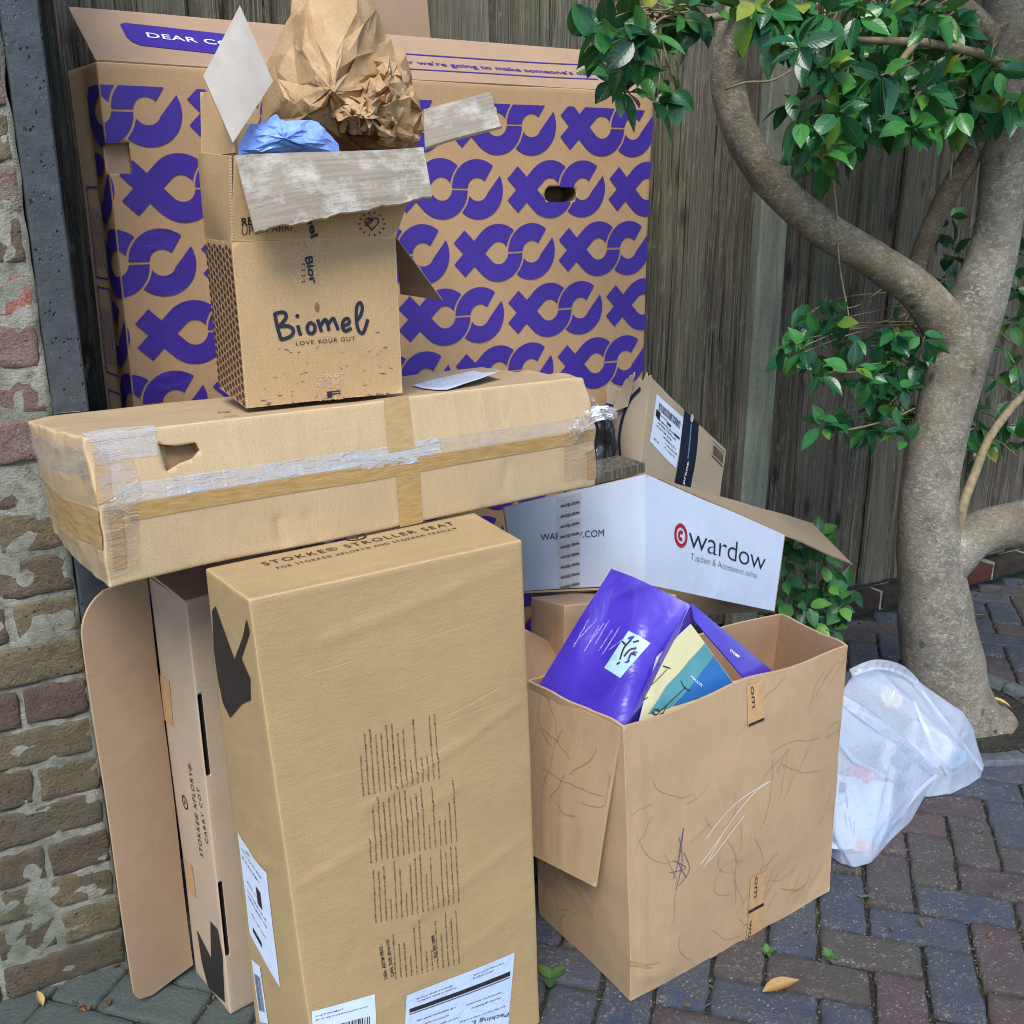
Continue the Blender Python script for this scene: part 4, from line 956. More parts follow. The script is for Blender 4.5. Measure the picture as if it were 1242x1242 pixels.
text('printed_lettering', T, 'FOR STOKKE® XPLORY® AND STOKKE® TRAILZ™', (338, 692), (556, 643), .0105, BLACK, ao, .004, 1.25)
cx, cy = T.inv(431, 652); ring = [(cx+.017*cos(k*pi/12), cy+.017*sin(k*pi/12)) for k in range(25)]
decal('printed_emblem', T, ribbon(ring, .004)+ribbon([(cx-.008, cy), (cx, cy-.007), (cx+.009, cy+.006)], .004), BLACK, ao, .0014)
decal('printed_silhouette', Lf, [pp(Lf, [(262, 735), (258, 742), (261, 790), (266, 822), (273, 851), (283, 869), (297, 853), (307, 848), (306, 822), (295, 797), (304, 766), (300, 750), (296, 772), (287, 799), (277, 774)])], BLACK, ao, .0014, step=.03)
def label(nm, F, pts, parent, marks, mat=None, off=.0012):
    p = patch_px(nm, F, pts, mat or PAPERW, parent, off); q = pp(F, pts)
    def at2(s, t): return tuple(lerp(lerp(q[0][i], q[1][i], s), lerp(q[3][i], q[2][i], s), t) for i in (0, 1))
    marks(at2, F, p, off+.0009); return p
def lines_marks(rows, seed, h=.0028, mat=None, box=None, bars=None):
    def f(at2, F, p, off):
        out = []
        for i, (s0, s1, t) in enumerate(rows): out += tiny_text(F, at2(s0, t), at2(s1, t), h, seed+i)
        if out: decal('small_print', F, out, mat or GREYK, p, off, step=None)
        if bars:
            s0, t0, s1, t1 = bars; br = [[at2(x, y) for x, y in b] for b in barcode(s0, t0, s1, t1, seed)]; decal('barcode', F, br, BLACK, p, off, step=None)
        if box: decal('printed_bar', F, [[at2(*c) for c in b] for b in box], BLACK, p, off, step=.03)
    return f
label('shipping_label', Lf, [(305, 1131), (343, 1196), (327, 1056), (290, 1007)], ao, lines_marks([(.1, .8, .88), (.1, .7, .8), (.2, .6, .6), (.15, .8, .5), (.15, .8, .44), (.2, .7, .3)], 5, .004, box=[[(.55, .56), (.7, .56), (.7, .72), (.55, .72)], [(.2, .12), (.5, .12), (.5, .17), (.2, .17)]]))
label('barcode_label', Lf, [(317, 1238), (328, 1240), (318, 1171), (307, 1163)], ao, lines_marks([], 8, bars=(.15, .2, .85, .8)))
label('barcode_label', F, [(380, 1285), (455, 1268), (452, 1203), (377.5, 1226)], ao, lines_marks([(.05, .9, .8), (.05, .5, .88)], 18, .0025, bars=(.05, .1, .9, .62)))
POUCH = NM('plastic_pouch'); _u = POUCH.uv(); _n = POUCH.noise(_u, 45, 4, .6, 1.); POUCH.bsdf(lin(192, 210, 236), .18, POUCH.bump(_n, .6, .004), Coat_Weight=.5, Coat_Roughness=.1); POUCH = POUCH.m
label('document_pouch', F, [(487, 1300), (614, 1262), (622.5, 1154), (490, 1204)], ao, lines_marks([(.08, .4, .9), (.1, .45, .86), (.6, .9, .93), (.6, .8, .89), (.55, .9, .6), (.6, .9, .54), (.1, .45, .62), (.1, .4, .55), (.1, .5, .48), (.5, .95, .42)], 28, .003, box=[[(.03, .76), (.97, .76), (.97, .81), (.03, .81)], [(.03, .735), (.97, .735), (.97, .745), (.03, .745)]]), POUCH, .0016)
text('printed_lettering', F, 'Packing L', (616, 1226), (570, 1236), .0085, GREYK, ao, .015, off=.003)

# ---- carry cot carton with its big open flap
bc = {(0, 0, 1): V((.300, 1.645, .85)), (0, 1, 1): V((.268, 1.792, .85)), (0, 0, 0): V((.306, 1.642, 0)), (0, 1, 0): V((.274, 1.789, 0))}
for j in (0, 1):
    for k in (0, 1): bc[1, j, k] = bc[0, j, k]+V((.33, .073, 0))
bb = Box(bc, None, .002, 4., 21, {'left': .004, 'front': .002})
bo = thing('carry_cot_carton', 'narrow pinkish-brown carton with rounded open flap beside the brick wall', 'carton')
body = carton('body', bb, [C_B, VDARK], bo, .012); Lf = bb.F['left']; Ff = bb.F['front']
for p, q in (((242, 842), (252, 940)), ((269, 1069), (278, 1158))):
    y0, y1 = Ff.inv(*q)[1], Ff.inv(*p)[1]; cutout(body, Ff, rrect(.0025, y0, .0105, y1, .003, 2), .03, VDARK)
text('printed_lettering', Lf, 'STOKKE® XPLORY®', (249, 1040), (234, 926), .013, BLACK, bo, .006, 1.2)
text('printed_lettering', Lf, 'CARRY COT', (254, 1024), (243, 955), .010, BLACK, bo, .006, 1.2)
cx, cy = Lf.inv(227, 972); ring = [(cx+.011*cos(k*pi/8), cy+.013*sin(k*pi/8)) for k in range(17)]
decal('printed_emblem', Lf, ribbon(ring, .0035)+ribbon([(cx-.004, cy-.005), (cx+.001, cy), (cx-.002, cy+.006)], .003), BLACK, bo)
decal('printed_silhouette', Lf, [pp(Lf, [(240.5, 1128), (246, 1165), (254, 1198), (274, 1216), (271, 1160), (265, 1127), (257, 1117), (258, 1162)])], BLACK, bo, step=.03)
patch_px('paper_tape', Lf, [(199, 872), (212, 880), (207, 826), (194, 818)], TAPEP, bo); patch_px('paper_tape', Lf, [(229, 1080), (240, 1090), (235, 1050), (222, 1040)], TAPEP, bo)
hb, ht = bb.c[0, 1, 0], bb.c[0, 1, 1]
fb = onz(166, 1224, .0)+V((0, 0, .004)); FB = qface([fb, hb+V((-.003, 0, .02)), ht+V((-.003, 0, 0)), at(92, 716, fb.y+.0)], amp=.003, freq=3., seed=9, bulge=.006, creases=[(0, .5, .12, .55, .001, .005), (0, .3, .12, .36, .001, .005), (0, .66, .12, .72, .001, .005)])
def half_round(u, v):
    y = v*FB.h; r = .09; rb_ = .035; k = 0
    if y > FB.h-r: k = r-sqrt(max(0, r*r-(y-FB.h+r)**2))
    elif y < rb_: k = rb_-sqrt(max(0, rb_*rb_-(rb_-y)**2))
    k /= FB.w; return k+(1-k)*u, v
flap('side_flap', FB, [C_BI, C_B, EDGE], bo, .005, .011, half_round)
FTB = qface([bb.c[0, 0, 1]+V((0, 0, .002)), bb.c[1, 0, 1]+V((0, 0, .002)), bb.c[1, 1, 1]+V((0, 0, -.02)), bb.c[0, 1, 1]+V((0, 0, .012))], amp=.002, seed=4)
flap('top_flap', FTB, [C_BI, C_B, EDGE], bo, .004, .03)

# ---- long taped carton lying across the stack
gc = oriented((.164, 1.483, .972), 5.9, -6.4, -.2, (.907, .372, .207))
gc[0, 1, 0] = gc[0, 1, 0]+V((.004, -.03, .02)); gc[0, 1, 1] = gc[0, 1, 1]+V((-.008, -.01, .004)); gc[1, 0, 1] = at(709, 456, 1.6); gc[1, 0, 0] = at(724, 589, 1.575); gc[0, 0, 0] = at(131, 711, 1.472)
gn = (gc[1, 0, 0]-gc[0, 0, 0]).cross(gc[0, 0, 1]-gc[0, 0, 0]).normalized()
def gdef(p, i, j, k):
    p = p+gn*(.016*(1-j)*(1-abs(2*k-1.06)/1.06))
    e = exp(-(i/.03)**2); p = p+(gc[1, 0, 0]-gc[0, 0, 0]).normalized()*(-.007*e*4*j*(1-j)) + V((0, 0, -.004*e*k))
    e2 = exp(-((1-i)/.04)**2); p = p+nzv(p*22, 3)*.007*e2 + nzv(p*30, 4)*.004*e
    return p
gb = Box(gc, gdef, .003, 6., 31, {'front': .0, 'top': -.008, 'left': .008}, {'front': [(.27, .0, .26, .05, -.006, .006), (.33, .01, .31, .05, -.004, .006), (.46, .11, .46, .2, .002, .004), (.52, .11, .53, .2, .002, .005), (.6, .105, .6, .2, .002, .004), (.66, .11, .665, .2, .0022, .005), (.71, .11, .715, .2, .002, .004), (.78, .11, .775, .2, .002, .004), (.4, .12, .42, .19, .0018, .004), (.3, .12, .31, .2, .0015, .005), (.69, .03, .70, .07, -.003, .006), (.83, .02, .84, .1, -.002, .006), (.22, .12, .22, .2, .0018, .004)]}, .0012)
C_GI = card('board_pale_inside', lin(140, 112, 80), 'u', .9, .3, .3)
go = thing('long_taped_carton', 'long flat carton bound in clear and buff tape, lying across the stack', 'carton')
body = carton('body', gb, [C_G, C_GI], go, .0085, bev=.004); F = gb.F['front']; Lf = gb.F['left']; T = gb.F['top']
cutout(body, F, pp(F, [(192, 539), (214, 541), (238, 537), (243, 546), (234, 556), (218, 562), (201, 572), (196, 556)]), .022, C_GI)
hq4 = pp(F, [(191, 570), (214, 570), (214, 540), (191, 540)])
Hf = Face((lambda F: lambda u, v: F.M(*(lerp(lerp(hq4[0][i], hq4[1][i], u), lerp(hq4[3][i], hq4[2][i], u), v) for i in (0, 1)), -.003-.03*u))(F), amp=0)
flap('hand_hole_flap', Hf, [C_G, C_G, EDGE], go, .003, .01)
def rect_patch(nm, F, x0, y0, x1, y1, mat, off=.001, cell=.012): return patch_px(nm, F, [(x0, y0), (x1, y0), (x1, y1), (x0, y1)], mat, go, off, cell, px=False)
seam = F.h*.53
rect_patch('buff_tape', F, .04, seam-.024, F.w-.004, seam-.001, TAPEB, .0012); rect_patch('clear_tape', F, .03, seam+.001, F.w*.62, seam+.026, FILMS, .0014); rect_patch('clear_tape', F, F.w*.62, seam+.001, F.w-.004, seam+.026, FILM, .0014)
xa = F.inv(483, 600)[0]; xz = F.inv(471, 510)[0]
rect_patch('buff_tape', F, xa, .0, xa+.044, seam-.024, TAPEB, .0016); patch_px('buff_tape', F, [(471, 548), (503, 543), (494, 480), (464, 484)], TAPEB, go, .0016)
patch_px('clear_tape', F, [(437, 568), (508, 560), (502, 545), (437, 554)], FILMS, go, .0022)
patch_px('clear_tape', F, [(134, 560), (190, 553), (188, 516), (100, 526)], FILMS, go, .0018); patch_px('clear_tape', F, [(128, 640), (176, 604), (158, 556), (110, 545)], FILM, go, .0026); patch_px('clear_tape', F, [(130, 702), (168, 690), (166, 612), (122, 615)], FILM, go, .0024)
patch_px('buff_tape', F, [(136, 690), (152, 686), (146, 618), (130, 620)], TAPEB, go, .0014); patch_px('buff_tape', F, [(118, 612), (136, 608), (130, 545), (112, 548)], TAPEB, go, .0012)
patch_px('clear_tape', F, [(684, 586), (722, 578), (722, 520), (684, 530)], FILM, go, .002); patch_px('buff_tape', F, [(712, 582), (723, 580), (721, 545), (711, 548)], TAPEB, go, .0012)
for k, (v0, v1, m_) in enumerate(((.05, .24, FILM), (.26, .52, TAPEB), (.54, .70, FILM), (.72, .92, FILMS))):
    rect_patch('end_tape', Lf, .004, Lf.h*v0, Lf.w-.002, Lf.h*v1, m_, .0016+.0004*k, .02)
text('printed_lettering', T, 'DE', (264, 497), (279, 496), .014, BLACK, go, .02); text('printed_lettering', T, 'CO', (272, 503), (288, 502), .012, BLACK, go, .02)
patch_px('buff_tape', T, [(66, 503), (96, 500), (94, 492), (66, 495)], TAPEP, go)
# delivery note curling off the top
lq4 = pp(T, [(500, 464), (540, 474), (607, 459), (575, 450)])
LT = Face(lambda u, v: T.M(*(lerp(lerp(lq4[0][i], lq4[1][i], u), lerp(lq4[3][i], lq4[2][i], u), v) for i in (0, 1)), .003+.016*u*u*v), amp=0)
lb = flap('delivery_note', LT, [PAPERW, PAPERW, PAPERW], go, .0006, .012)
decal('small_print', LT, [q for k in range(6) for q in tiny_text(LT, (LT.w*(.12+.13*k), LT.h*.08), (LT.w*(.12+.13*k), LT.h*.8), .004, 300+k)], NAVY, lb, .0012, step=None)
# torn shreds of film at the right end
def crumple(p, s, f=1., o=3):
    """paper-like folds: creased planes, sharp ridges"""
    d = 0; rr = random.Random(s)
    for k in range(o):
        n = V((rr.gauss(0, 1), rr.gauss(0, 1), rr.gauss(0, 1))).normalized(); ff = f*(1.0+1.1*k); q = p+nzv(p*(f*.45), s+k)*.5/f
        t = (q.dot(n)*ff+rr.random()) % 1.; d += (abs(t-.5)*4-1)/(1+1.1*k)
    return d
def film_strip(nm, path, w, mat, parent, seed, n=24, amp=.012):
    P = catmull([list(p) for p in path], 8); bm = bmesh.new(); ul = bm.loops.layers.uv.verify(); rows = []; m = 8
    for i, q in enumerate(P):
        a_ = V(P[max(0, i-1)]); b_ = V(P[min(len(P)-1, i+1)]); d = (b_-a_).normalized(); sx = d.cross((OO-V(q)).normalized()).normalized(); nn = sx.cross(d); ww = w*(.5+.5*sin(pi*min(1, .15+i/len(P)*.8)))
        rows.append([bm.verts.new(V(q)+sx*ww*(j/m-.5)+nn*amp*crumple(V(q)*1.+sx*ww*(j/m-.5), seed, 42.)) for j in range(m+1)])
    for i in range(len(rows)-1):
        for j in range(m):
            f = bm.faces.new([rows[i][j], rows[i][j+1], rows[i+1][j+1], rows[i+1][j]])
            for lq, (a_, b_) in zip(f.loops, ((j, i), (j+1, i), (j+1, i+1), (j, i+1))): lq[ul].uv = (a_*.01, b_*.01)
    return bm_obj(nm, bm, mat, parent, False)
film_strip('torn_film', [at(686, 540, 1.575), at(700, 518, 1.57), at(716, 504, 1.575), at(736, 500, 1.62), at(745, 505, 1.66)], .03, FILMS, go, 5)
film_strip('torn_film', [at(712, 478, 1.61), at(718, 492, 1.6), at(730, 503, 1.62)], .022, FILMS, go, 8)
film_strip('torn_film', [at(728, 540, 1.6), at(726, 560, 1.59), at(722, 580, 1.58)], .016, FILM, go, 9)
# ---- open carton with the brush-script name, on top of the long one
MY = 1.625
mc = oriented((.4215, MY, 1.170), -2.1, -.6, -.3, (.268, .207, .2585))
mb = Box(mc, None, .0018, 5., 41, {'front': .003})
mo = thing('script_name_carton', 'speckled open carton with brush-script name, standing on the long taped carton', 'carton')
bm = bmesh.new()
for i, n in enumerate(('front', 'left', 'right', 'back', 'bottom')): sheet_bm(bm, mb.F[n], .004, .012, None, (i*1.3, i*.9), (0, 1, 2))
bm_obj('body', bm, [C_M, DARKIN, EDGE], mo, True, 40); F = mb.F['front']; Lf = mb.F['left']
k_ = 4.436; cr = lambda x, y: (235+x/k_, 240+y/k_)
def strokes(nm, F, lst, w, mat, parent, off=.0014, n=6):
    out = []
    for s in lst: out += ribbon(catmull([F.inv(*p) for p in s], n), w)
    return decal(nm, F, out, mat, parent, off, step=None)
def circ(x, y, rx, ry, n=10): return [(x+rx*cos(2*pi*k/n-1.2), y+ry*sin(2*pi*k/n-1.2)) for k in range(n+1)]
bs = [[(432, 622), (447, 700), (468, 768)], [(432, 626), (478, 618), (494, 642), (470, 680), (452, 694), (505, 692), (532, 716), (516, 748), (462, 766)], [(556, 688), (562, 715), (572, 742)], circ(627, 703, 21, 29), [(662, 655), (672, 690), (684, 722)], [(676, 690), (702, 656), (714, 678), (724, 716)], [(716, 684), (744, 650), (758, 672), (774, 712)],
      [(797, 692), (832, 674), (826, 650), (804, 658), (796, 692), (812, 716), (846, 700)], [(868, 668), (894, 632), (904, 590), (892, 564), (874, 588), (872, 660), (886, 716), (910, 722), (934, 652)]]
strokes('printed_name', F, [[cr(*p) for p in s] for s in bs], .0058, NAVY, mo)
dx, dy = F.inv(*cr(553, 638)); decal('printed_name', F, [[(dx+.0034*cos(k*pi/5), dy+.0034*sin(k*pi/5)) for k in range(10)]], NAVY, mo, .0016)
text('printed_lettering', F, 'LOVE YOUR GUT', cr(547, 797), cr(866, 766), .0070, BLACK, mo, .0, 1.25)
def speckle(nm, F, pts, parent, seed, n=320, off=.0012):
    q = pp(F, pts); r = random.Random(seed); out = []
    for _ in range(n):
        s, t = r.random(), r.random(); x, y = (lerp(lerp(q[0][i], q[1][i], s), lerp(q[3][i], q[2][i], s), t) for i in (0, 1)); h = r.uniform(.0006, .0016); out.append([(x, y), (x+h*2, y+h*.3), (x+h*1.4, y+h), (x-h*.3, y+h*.8)])
    return out
SPK = plain('torn_paper_specks', lin(206, 168, 140), .9, .15)
decal('torn_tape_specks', F, speckle('s', F, [(355, 345), (391, 344), (390, 292), (354, 293)], mo, 1), SPK, mo, .0013, step=None); decal('torn_tape_specks', F, speckle('s', F, [(386, 487), (417, 485), (415, 452), (384, 456)], mo, 2, 420), SPK, mo, .0013, step=None)
text('printed_lettering', F, 'Bior', (369.5, 312), (376, 345), .0125, NAVY, mo, .03, off=.0018); text('printed_lettering', F, 'F', (397, 483), (413, 481), .011, NAVY, mo, .03, off=.0018)
decal('printed_hearts', F, [[(x, y), (x+.0016, y), (x+.0016, y+.003), (x, y+.003)] for i in range(4) for j in range(2) for x, y in [(F.inv(366+2*j, 322+7*i))]], NAVY, mo, .0018, step=None)
hx = []
for i in range(9):
    for j in range(19):
        x = (i+.5)*Lf.w/9; y = (j+.5+(.5 if i % 2 else 0))*Lf.h/19.6; a_, b_ = Lf.w/9*.36, Lf.h/19.6*.42; hx.append([(x, y-b_), (x+a_, y-b_*.4), (x+a_, y+b_*.4), (x, y+b_), (x-a_, y+b_*.4), (x-a_, y-b_*.4)])
decal('printed_dots', Lf, hx, BROWNK, mo, .0013, (.003, .003, Lf.w-.003, Lf.h-.006), None)
r_ = random.Random(4); scr = []
for _ in range(60):
    x, y = r_.uniform(.02, F.w-.02), F.h*r_.random()**2*.45; l = r_.uniform(.002, .009); an = r_.gauss(0, .3); scr += ribbon([(x, y), (x+l*cos(an), y+l*sin(an))], r_.uniform(.0005, .0012))
decal('scuff_marks', F, scr, BROWNK, mo, .0013, step=None)
bx_, by_ = F.inv(*cr(660, 590)); decal('brown_stain', F, [[(bx_+(.004+.0015*nz((k*.9, 0, 1)))*cos(k*pi/8), by_+.008*sin(k*pi/8)) for k in range(16)]], plain('stain', lin(142, 96, 66), .8, .3, 120), mo, .0012)
# upright collar of flaps
tf = [mb.c[0, 0, 1], mb.c[1, 0, 1], mb.c[1, 1, 1], mb.c[0, 1, 1]]
CF = qface([tf[0], tf[1], at(506, 196, MY-.02), at(284, 190, MY-.012)], amp=.002, seed=6); flap('front_flap', CF, [C_M, C_BI, EDGE], mo, .004, .012)
text('printed_lettering', CF, 'RE', (293, 274.5), (306, 273), .0125, BLACK, mo, .03); text('printed_lettering', CF, 'UPON ARRI', (293, 285.5), (353, 280.5), .0125, BLACK, mo, -.004)
text('printed_lettering', CF, 'nel', (371, 262), (377, 289), .012, NAVY, mo, .03); text('printed_lettering', CF, '"', (362, 283), (362, 279), .006, BLACK, mo)
hp = lambda t, s: (450.5+s*8*16*sin(t)**3/16, 270-s*8*(13*cos(t)-5*cos(2*t)-2*cos(3*t)-cos(4*t))/16)
hrt = [[hp(k*pi/10, 1.05) for k in range(21)]]+[[(444+3*k-2, 274-4*k*.3), (448+3*k, 263)] for k in range(3)]+[[(450.5+14*cos(k*pi/7), 271+12*sin(k*pi/7)), (450.5+17*cos(k*pi/7), 271+15*sin(k*pi/7))] for k in range(14)]
strokes('printed_heart', CF, hrt, .0022, BLACK, mo, n=2)
LC = qface([tf[3], tf[0]+V((-.001, 0, .001)), at(277, 190, MY-.01), at(238, 186, MY+.17)], amp=.003, seed=7, bulge=.01); flap('side_flap', LC, [C_M, C_BI, EDGE], mo, .004, .012)
RC = qface([tf[1]+V((.001, .0, .001)), tf[2], at(498, 186, MY+.19), at(512, 196, MY+.0)], amp=.003, seed=8); flap('side_flap', RC, [C_M, C_BI, EDGE], mo, .004, .012)
BC = qface([tf[2], tf[3], at(250, 150, MY+.2), at(500, 150, MY+.22)], amp=.003, seed=9); flap('back_flap', BC, [C_BI, C_BI, EDGE], mo, .004, .015)
GREYT = NM('torn_grey_ply'); _u = GREYT.uv(); _a = GREYT.noise(_u, 11, 5, .7); _b = GREYT.noise(_u, 90, 4, .7); _f = GREYT.noise(GREYT.map(_u, (6, 130, 1)), 1, 3)
_m = GREYT.rng(_a, .47, .6); _c = GREYT.mix(GREYT.math('MULTIPLY', _m, .62), GREYT.mix(GREYT.rng(_f, .35, .7), lin(122, 113, 99), lin(150, 140, 124)), lin(192, 187, 176)); _c = GREYT.mix(GREYT.rng(_b, .5, .8, 0, .5), _c, lin(118, 108, 94))
GREYT.bsdf(_c, .92, GREYT.bump(GREYT.math('ADD', GREYT.math('MULTIPLY', _m, .8), GREYT.math('ADD', _b, _f)), .6, .003)); GREYT = GREYT.m
PALEI = plain('pale_liner', lin(172, 164, 154), .85, .1, 25, .3)
GF = qface([at(310, 281, MY-.075), at(526, 240, MY-.085), at(514, 178, MY-.02), at(286, 188, MY-.012)], amp=.004, freq=7, seed=10, bulge=.010); flap('torn_flap', GF, [GREYT, C_BI, EDGE], mo, .005, .008, ragged(.035, 9, 2, 'b'))
DF = qface([at(283, 173, MY-.01), at(331, 98, MY+.02), at(291, 7, MY+.05), at(247, 92, MY+.03)], amp=.002, seed=12, bulge=.004); flap('diamond_flap', DF, [PALEI, C_M, EDGE], mo, .004, .012)
LB = qface([at(244, 190, MY+.15), at(286, 186, MY+.05), at(277, 110, MY+.09), at(243, 112, MY+.17)], amp=.003, seed=13); flap('inner_flap', LB, [C_M, C_M, EDGE], mo, .004, .012)
RF = qface([at(516, 180, MY+.02), at(607, 153, MY+.03), at(594, 113, MY+.11), at(514, 135, MY+.10)], amp=.004, freq=6, seed=14); flap('torn_flap', RF, [GREYT, C_BI, EDGE], mo, .005, .009, ragged(.03, 7, 5, 'r'))
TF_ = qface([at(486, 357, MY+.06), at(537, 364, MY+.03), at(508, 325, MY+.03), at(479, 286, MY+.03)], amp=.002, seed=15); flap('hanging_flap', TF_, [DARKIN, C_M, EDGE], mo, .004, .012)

# ---- crumpled packing paper and a blue bag in that carton
KP = NM('kraft_paper'); _w = KP.wpos(); _a = KP.noise(_w, 14, 4); _b = KP.noise(_w, 220, 3)
_kb = KP.n('BsdfPrincipled', {'Base Color': KP.mix(KP.rng(_b, .45, .75, 0, .3), KP.mix(KP.rng(_a, .3, .7), lin(184, 148, 104), lin(212, 180, 136)), lin(146, 108, 70)), 'Roughness': .5, 'Normal': KP.bump(KP.noise(_w, 55, 4, .6, .6), .35, .006), 'Specular IOR Level': .4})
KP.surf(KP.n('MixShader', {0: .22, 1: _kb.outputs[0], 2: KP.n('BsdfTranslucent', {'Color': (*lin(190, 148, 98), 1)}).outputs[0]}).outputs[0]); KP = KP.m
def paper_sheet(nm, fn, mat, n, m, seed, amp, f, label_, cat, t=0, group=None):
    """crumpled sheet: flat facets between sharp random folds, each facet broken again into smaller ones"""
    r = random.Random(seed); bm = bmesh.new(); g = {}
    for j in range(m+1):
        for i in range(n):
            v = j/m; u = (i+(.5 if j % 2 else 0)+(r.uniform(-.38, .38)))/n; v2 = v if j in (0, m) else v+r.uniform(-.38, .38)/m
            p = fn(u, v2); k = amp*(r.gauss(0, 1) if j < m else r.gauss(0, .6)); d = (OO-p).normalized(); q = p+d*k+V((r.gauss(0, 1), r.gauss(0, 1), r.gauss(0, 1)))*amp*.45; g[i, j] = bm.verts.new(q)
    for j in range(m):
        for i in range(n):
            a_, b_, c_, d_ = g[i, j], g[(i+1) % n, j], g[(i+1) % n, j+1], g[i, j+1]
            if (i+j+(seed % 3)) % 2: bm.faces.new([a_, b_, c_]); bm.faces.new([a_, c_, d_])
            else: bm.faces.new([a_, b_, d_]); bm.faces.new([b_, c_, d_])
    for it in range(2):
        bmesh.ops.subdivide_edges(bm, edges=bm.edges[:], cuts=1); bmesh.ops.triangulate(bm, faces=bm.faces[:])
        bm.normal_update(); k = amp*(.16 if it == 0 else .05)
        for v in bm.verts: v.co = v.co+v.normal*r.gauss(0, k)
    return tag(bm_obj(nm, bm, mat, None, True, f), label_, cat, group)
def poly_fill(pts, Ys, centre, Yc, pw=1., push=.09):
    """surface over an outline: centre of the fan bulges towards the viewer"""
    P = [at(x, y, Y) for (x, y), Y in zip(pts, Ys)]; P = [V(q) for q in catmull([list(p) for p in P+[P[0]]], 6)]; c = at(*centre, Yc); n = len(P)-1
    def fn(u, v):
        u = u % 1.; k = u*n; i = int(k) % n; e = P[i].lerp(P[(i+1) % len(P)], k-int(k)); t = max(.0, v)**pw
        return c.lerp(e, t)+(c-OO).normalized()*(push*t*t)
    return fn
def tri(x): return abs((x % 1.)-.5)*4-1
def pleats(fn, n, amp, seed):
    """long fan folds running from the middle of the sheet to its rim"""
    def g(u, v):
        p = fn(u, v); w = tri(u*n+.55*nz((u*5, v*1.3, seed))+.25*v)+.5*tri(u*n*2.3+.5*nz((u*9, v*2, seed+1)))
        return p+(OO-p).normalized()*amp*w*sstep(0, .35, v)
    return g
O1 = poly_fill([(316, 178), (311, 125), (324, 62), (348, 12), (368, -44), (432, -50), (455, -4), (472, 38), (494, 70), (508, 102), (508, 150), (484, 186), (440, 196), (370, 195)], [MY+.10]*14, (400, 110), MY+.03)
paper_sheet('crumpled_paper', pleats(O1, 4, .012, 2), KP, 24, 4, 3, .0085, 24, 'big crumpled sheet of brown paper rising out of the open carton', 'paper')
O2 = poly_fill([(374, 132), (392, 110), (420, 104), (448, 88), (468, 64), (484, 74), (500, 92), (510, 130), (514, 178), (484, 183), (445, 187), (410, 166), (386, 150)], [MY+.045]*13, (444, 142), MY-.02)
paper_sheet('scrunched_paper', pleats(O2, 4, .006, 9), KP, 30, 8, 19, .0130, 20, 'tightly scrunched bunch of brown paper above the torn grey flap', 'paper')
BLUEF = NM('blue_film'); _w = BLUEF.wpos(); _a = BLUEF.noise(_w, 40, 4, .6, 1.); BLUEF.bsdf(BLUEF.mix(BLUEF.rng(_a, .3, .7), lin(120, 156, 234), lin(150, 182, 246)), .35, BLUEF.bump(_a, .4, .005), Transmission_Weight=.0); BLUEF = BLUEF.m
paper_sheet('blue_bag', poly_fill([(288, 192), (290, 176), (300, 152), (318, 150), (334, 138), (344, 146), (376, 144), (398, 162), (412, 186), (350, 196)], [MY+.03]*10, (345, 168), MY+.005, push=.012), BLUEF, 26, 5, 7, .0024, 30, 'crumpled bright blue plastic bag tucked in the open carton', 'bag')

# ---- big open carton at the lower right
d = {(0, 0, 0): onz(765, 1216, 0), (1, 0, 0): onz(1005.5, 1081, 0), (0, 1, 0): onz(655, 1108, 0), (0, 0, 1): V((.981, 1.336, .58)), (1, 0, 1): at(1027.5, 783, 1.392), (1, 1, 1): at(946, 743, 1.6), (0, 1, 1): V((.919, 1.580, .583))}
d[1, 1, 0] = d[1, 0, 0]+V((.0, .25, 0))
def ddef(p, i, j, k): return p+V((0, 0, .012*k*nz((i*3, j*3, 4))))+nzv(p*8, 8)*.003
db = Box(d, ddef, .003, 4., 51, {'front': .016, 'left': .006, 'right': -.004}, {'front': [(.035, .0, .035, .58, .003, .005), (.02, .05, .1, .02, .003, .01), (.5, .0, .58, .07, -.003, .006), (.42, .3, .45, .58, .0015, .004)]}, .0012)
do = thing('scribbled_carton', 'big open brown carton covered in pen scribbles, lower right', 'carton')
bm = bmesh.new()
for i, n in enumerate(('front', 'left', 'right', 'back', 'bottom')): sheet_bm(bm, db.F[n], .005, .011, None, (i*1.3, i*.9), (0, 1, 2))
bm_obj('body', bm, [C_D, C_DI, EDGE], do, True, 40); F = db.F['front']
fl_ = [at(722, 1076, 1.352), at(640, 1036, 1.51)]
HF = qface([fl_[1], fl_[0], at(753, 884, 1.345)+V((-.004, 0, .004)), at(640, 829, 1.58)], amp=.003, seed=16, bulge=.004, creases=[(.05, .0, .06, .33, .002, .004), (.1, 0, .11, .33, .0025, .004), (.155, 0, .16, .33, .002, .004)]); flap('side_flap', HF, [C_D, C_DI, EDGE], do, .005, .01)
def pen(F, n, seed, area, ln, curl, w):
    r = random.Random(seed); out = []
    for _ in range(n):
        x, y = r.uniform(area[0], area[2]), r.uniform(area[1], area[3]); a_ = r.uniform(0, 2*pi) if curl > 1 else r.gauss(.7, .5); c = r.gauss(0, curl*6); pts = []; l = r.uniform(*ln); m = 14
        for k in range(m):
            pts.append((x, y)); x += cos(a_)*l/m; y += sin(a_)*l/m; a_ += c*l/m+r.gauss(0, .15)
        pts = [(min(F.w-.005, max(.005, p[0])), min(F.h-.005, max(.005, p[1]))) for p in pts]; out += ribbon(pts, w)
    return out
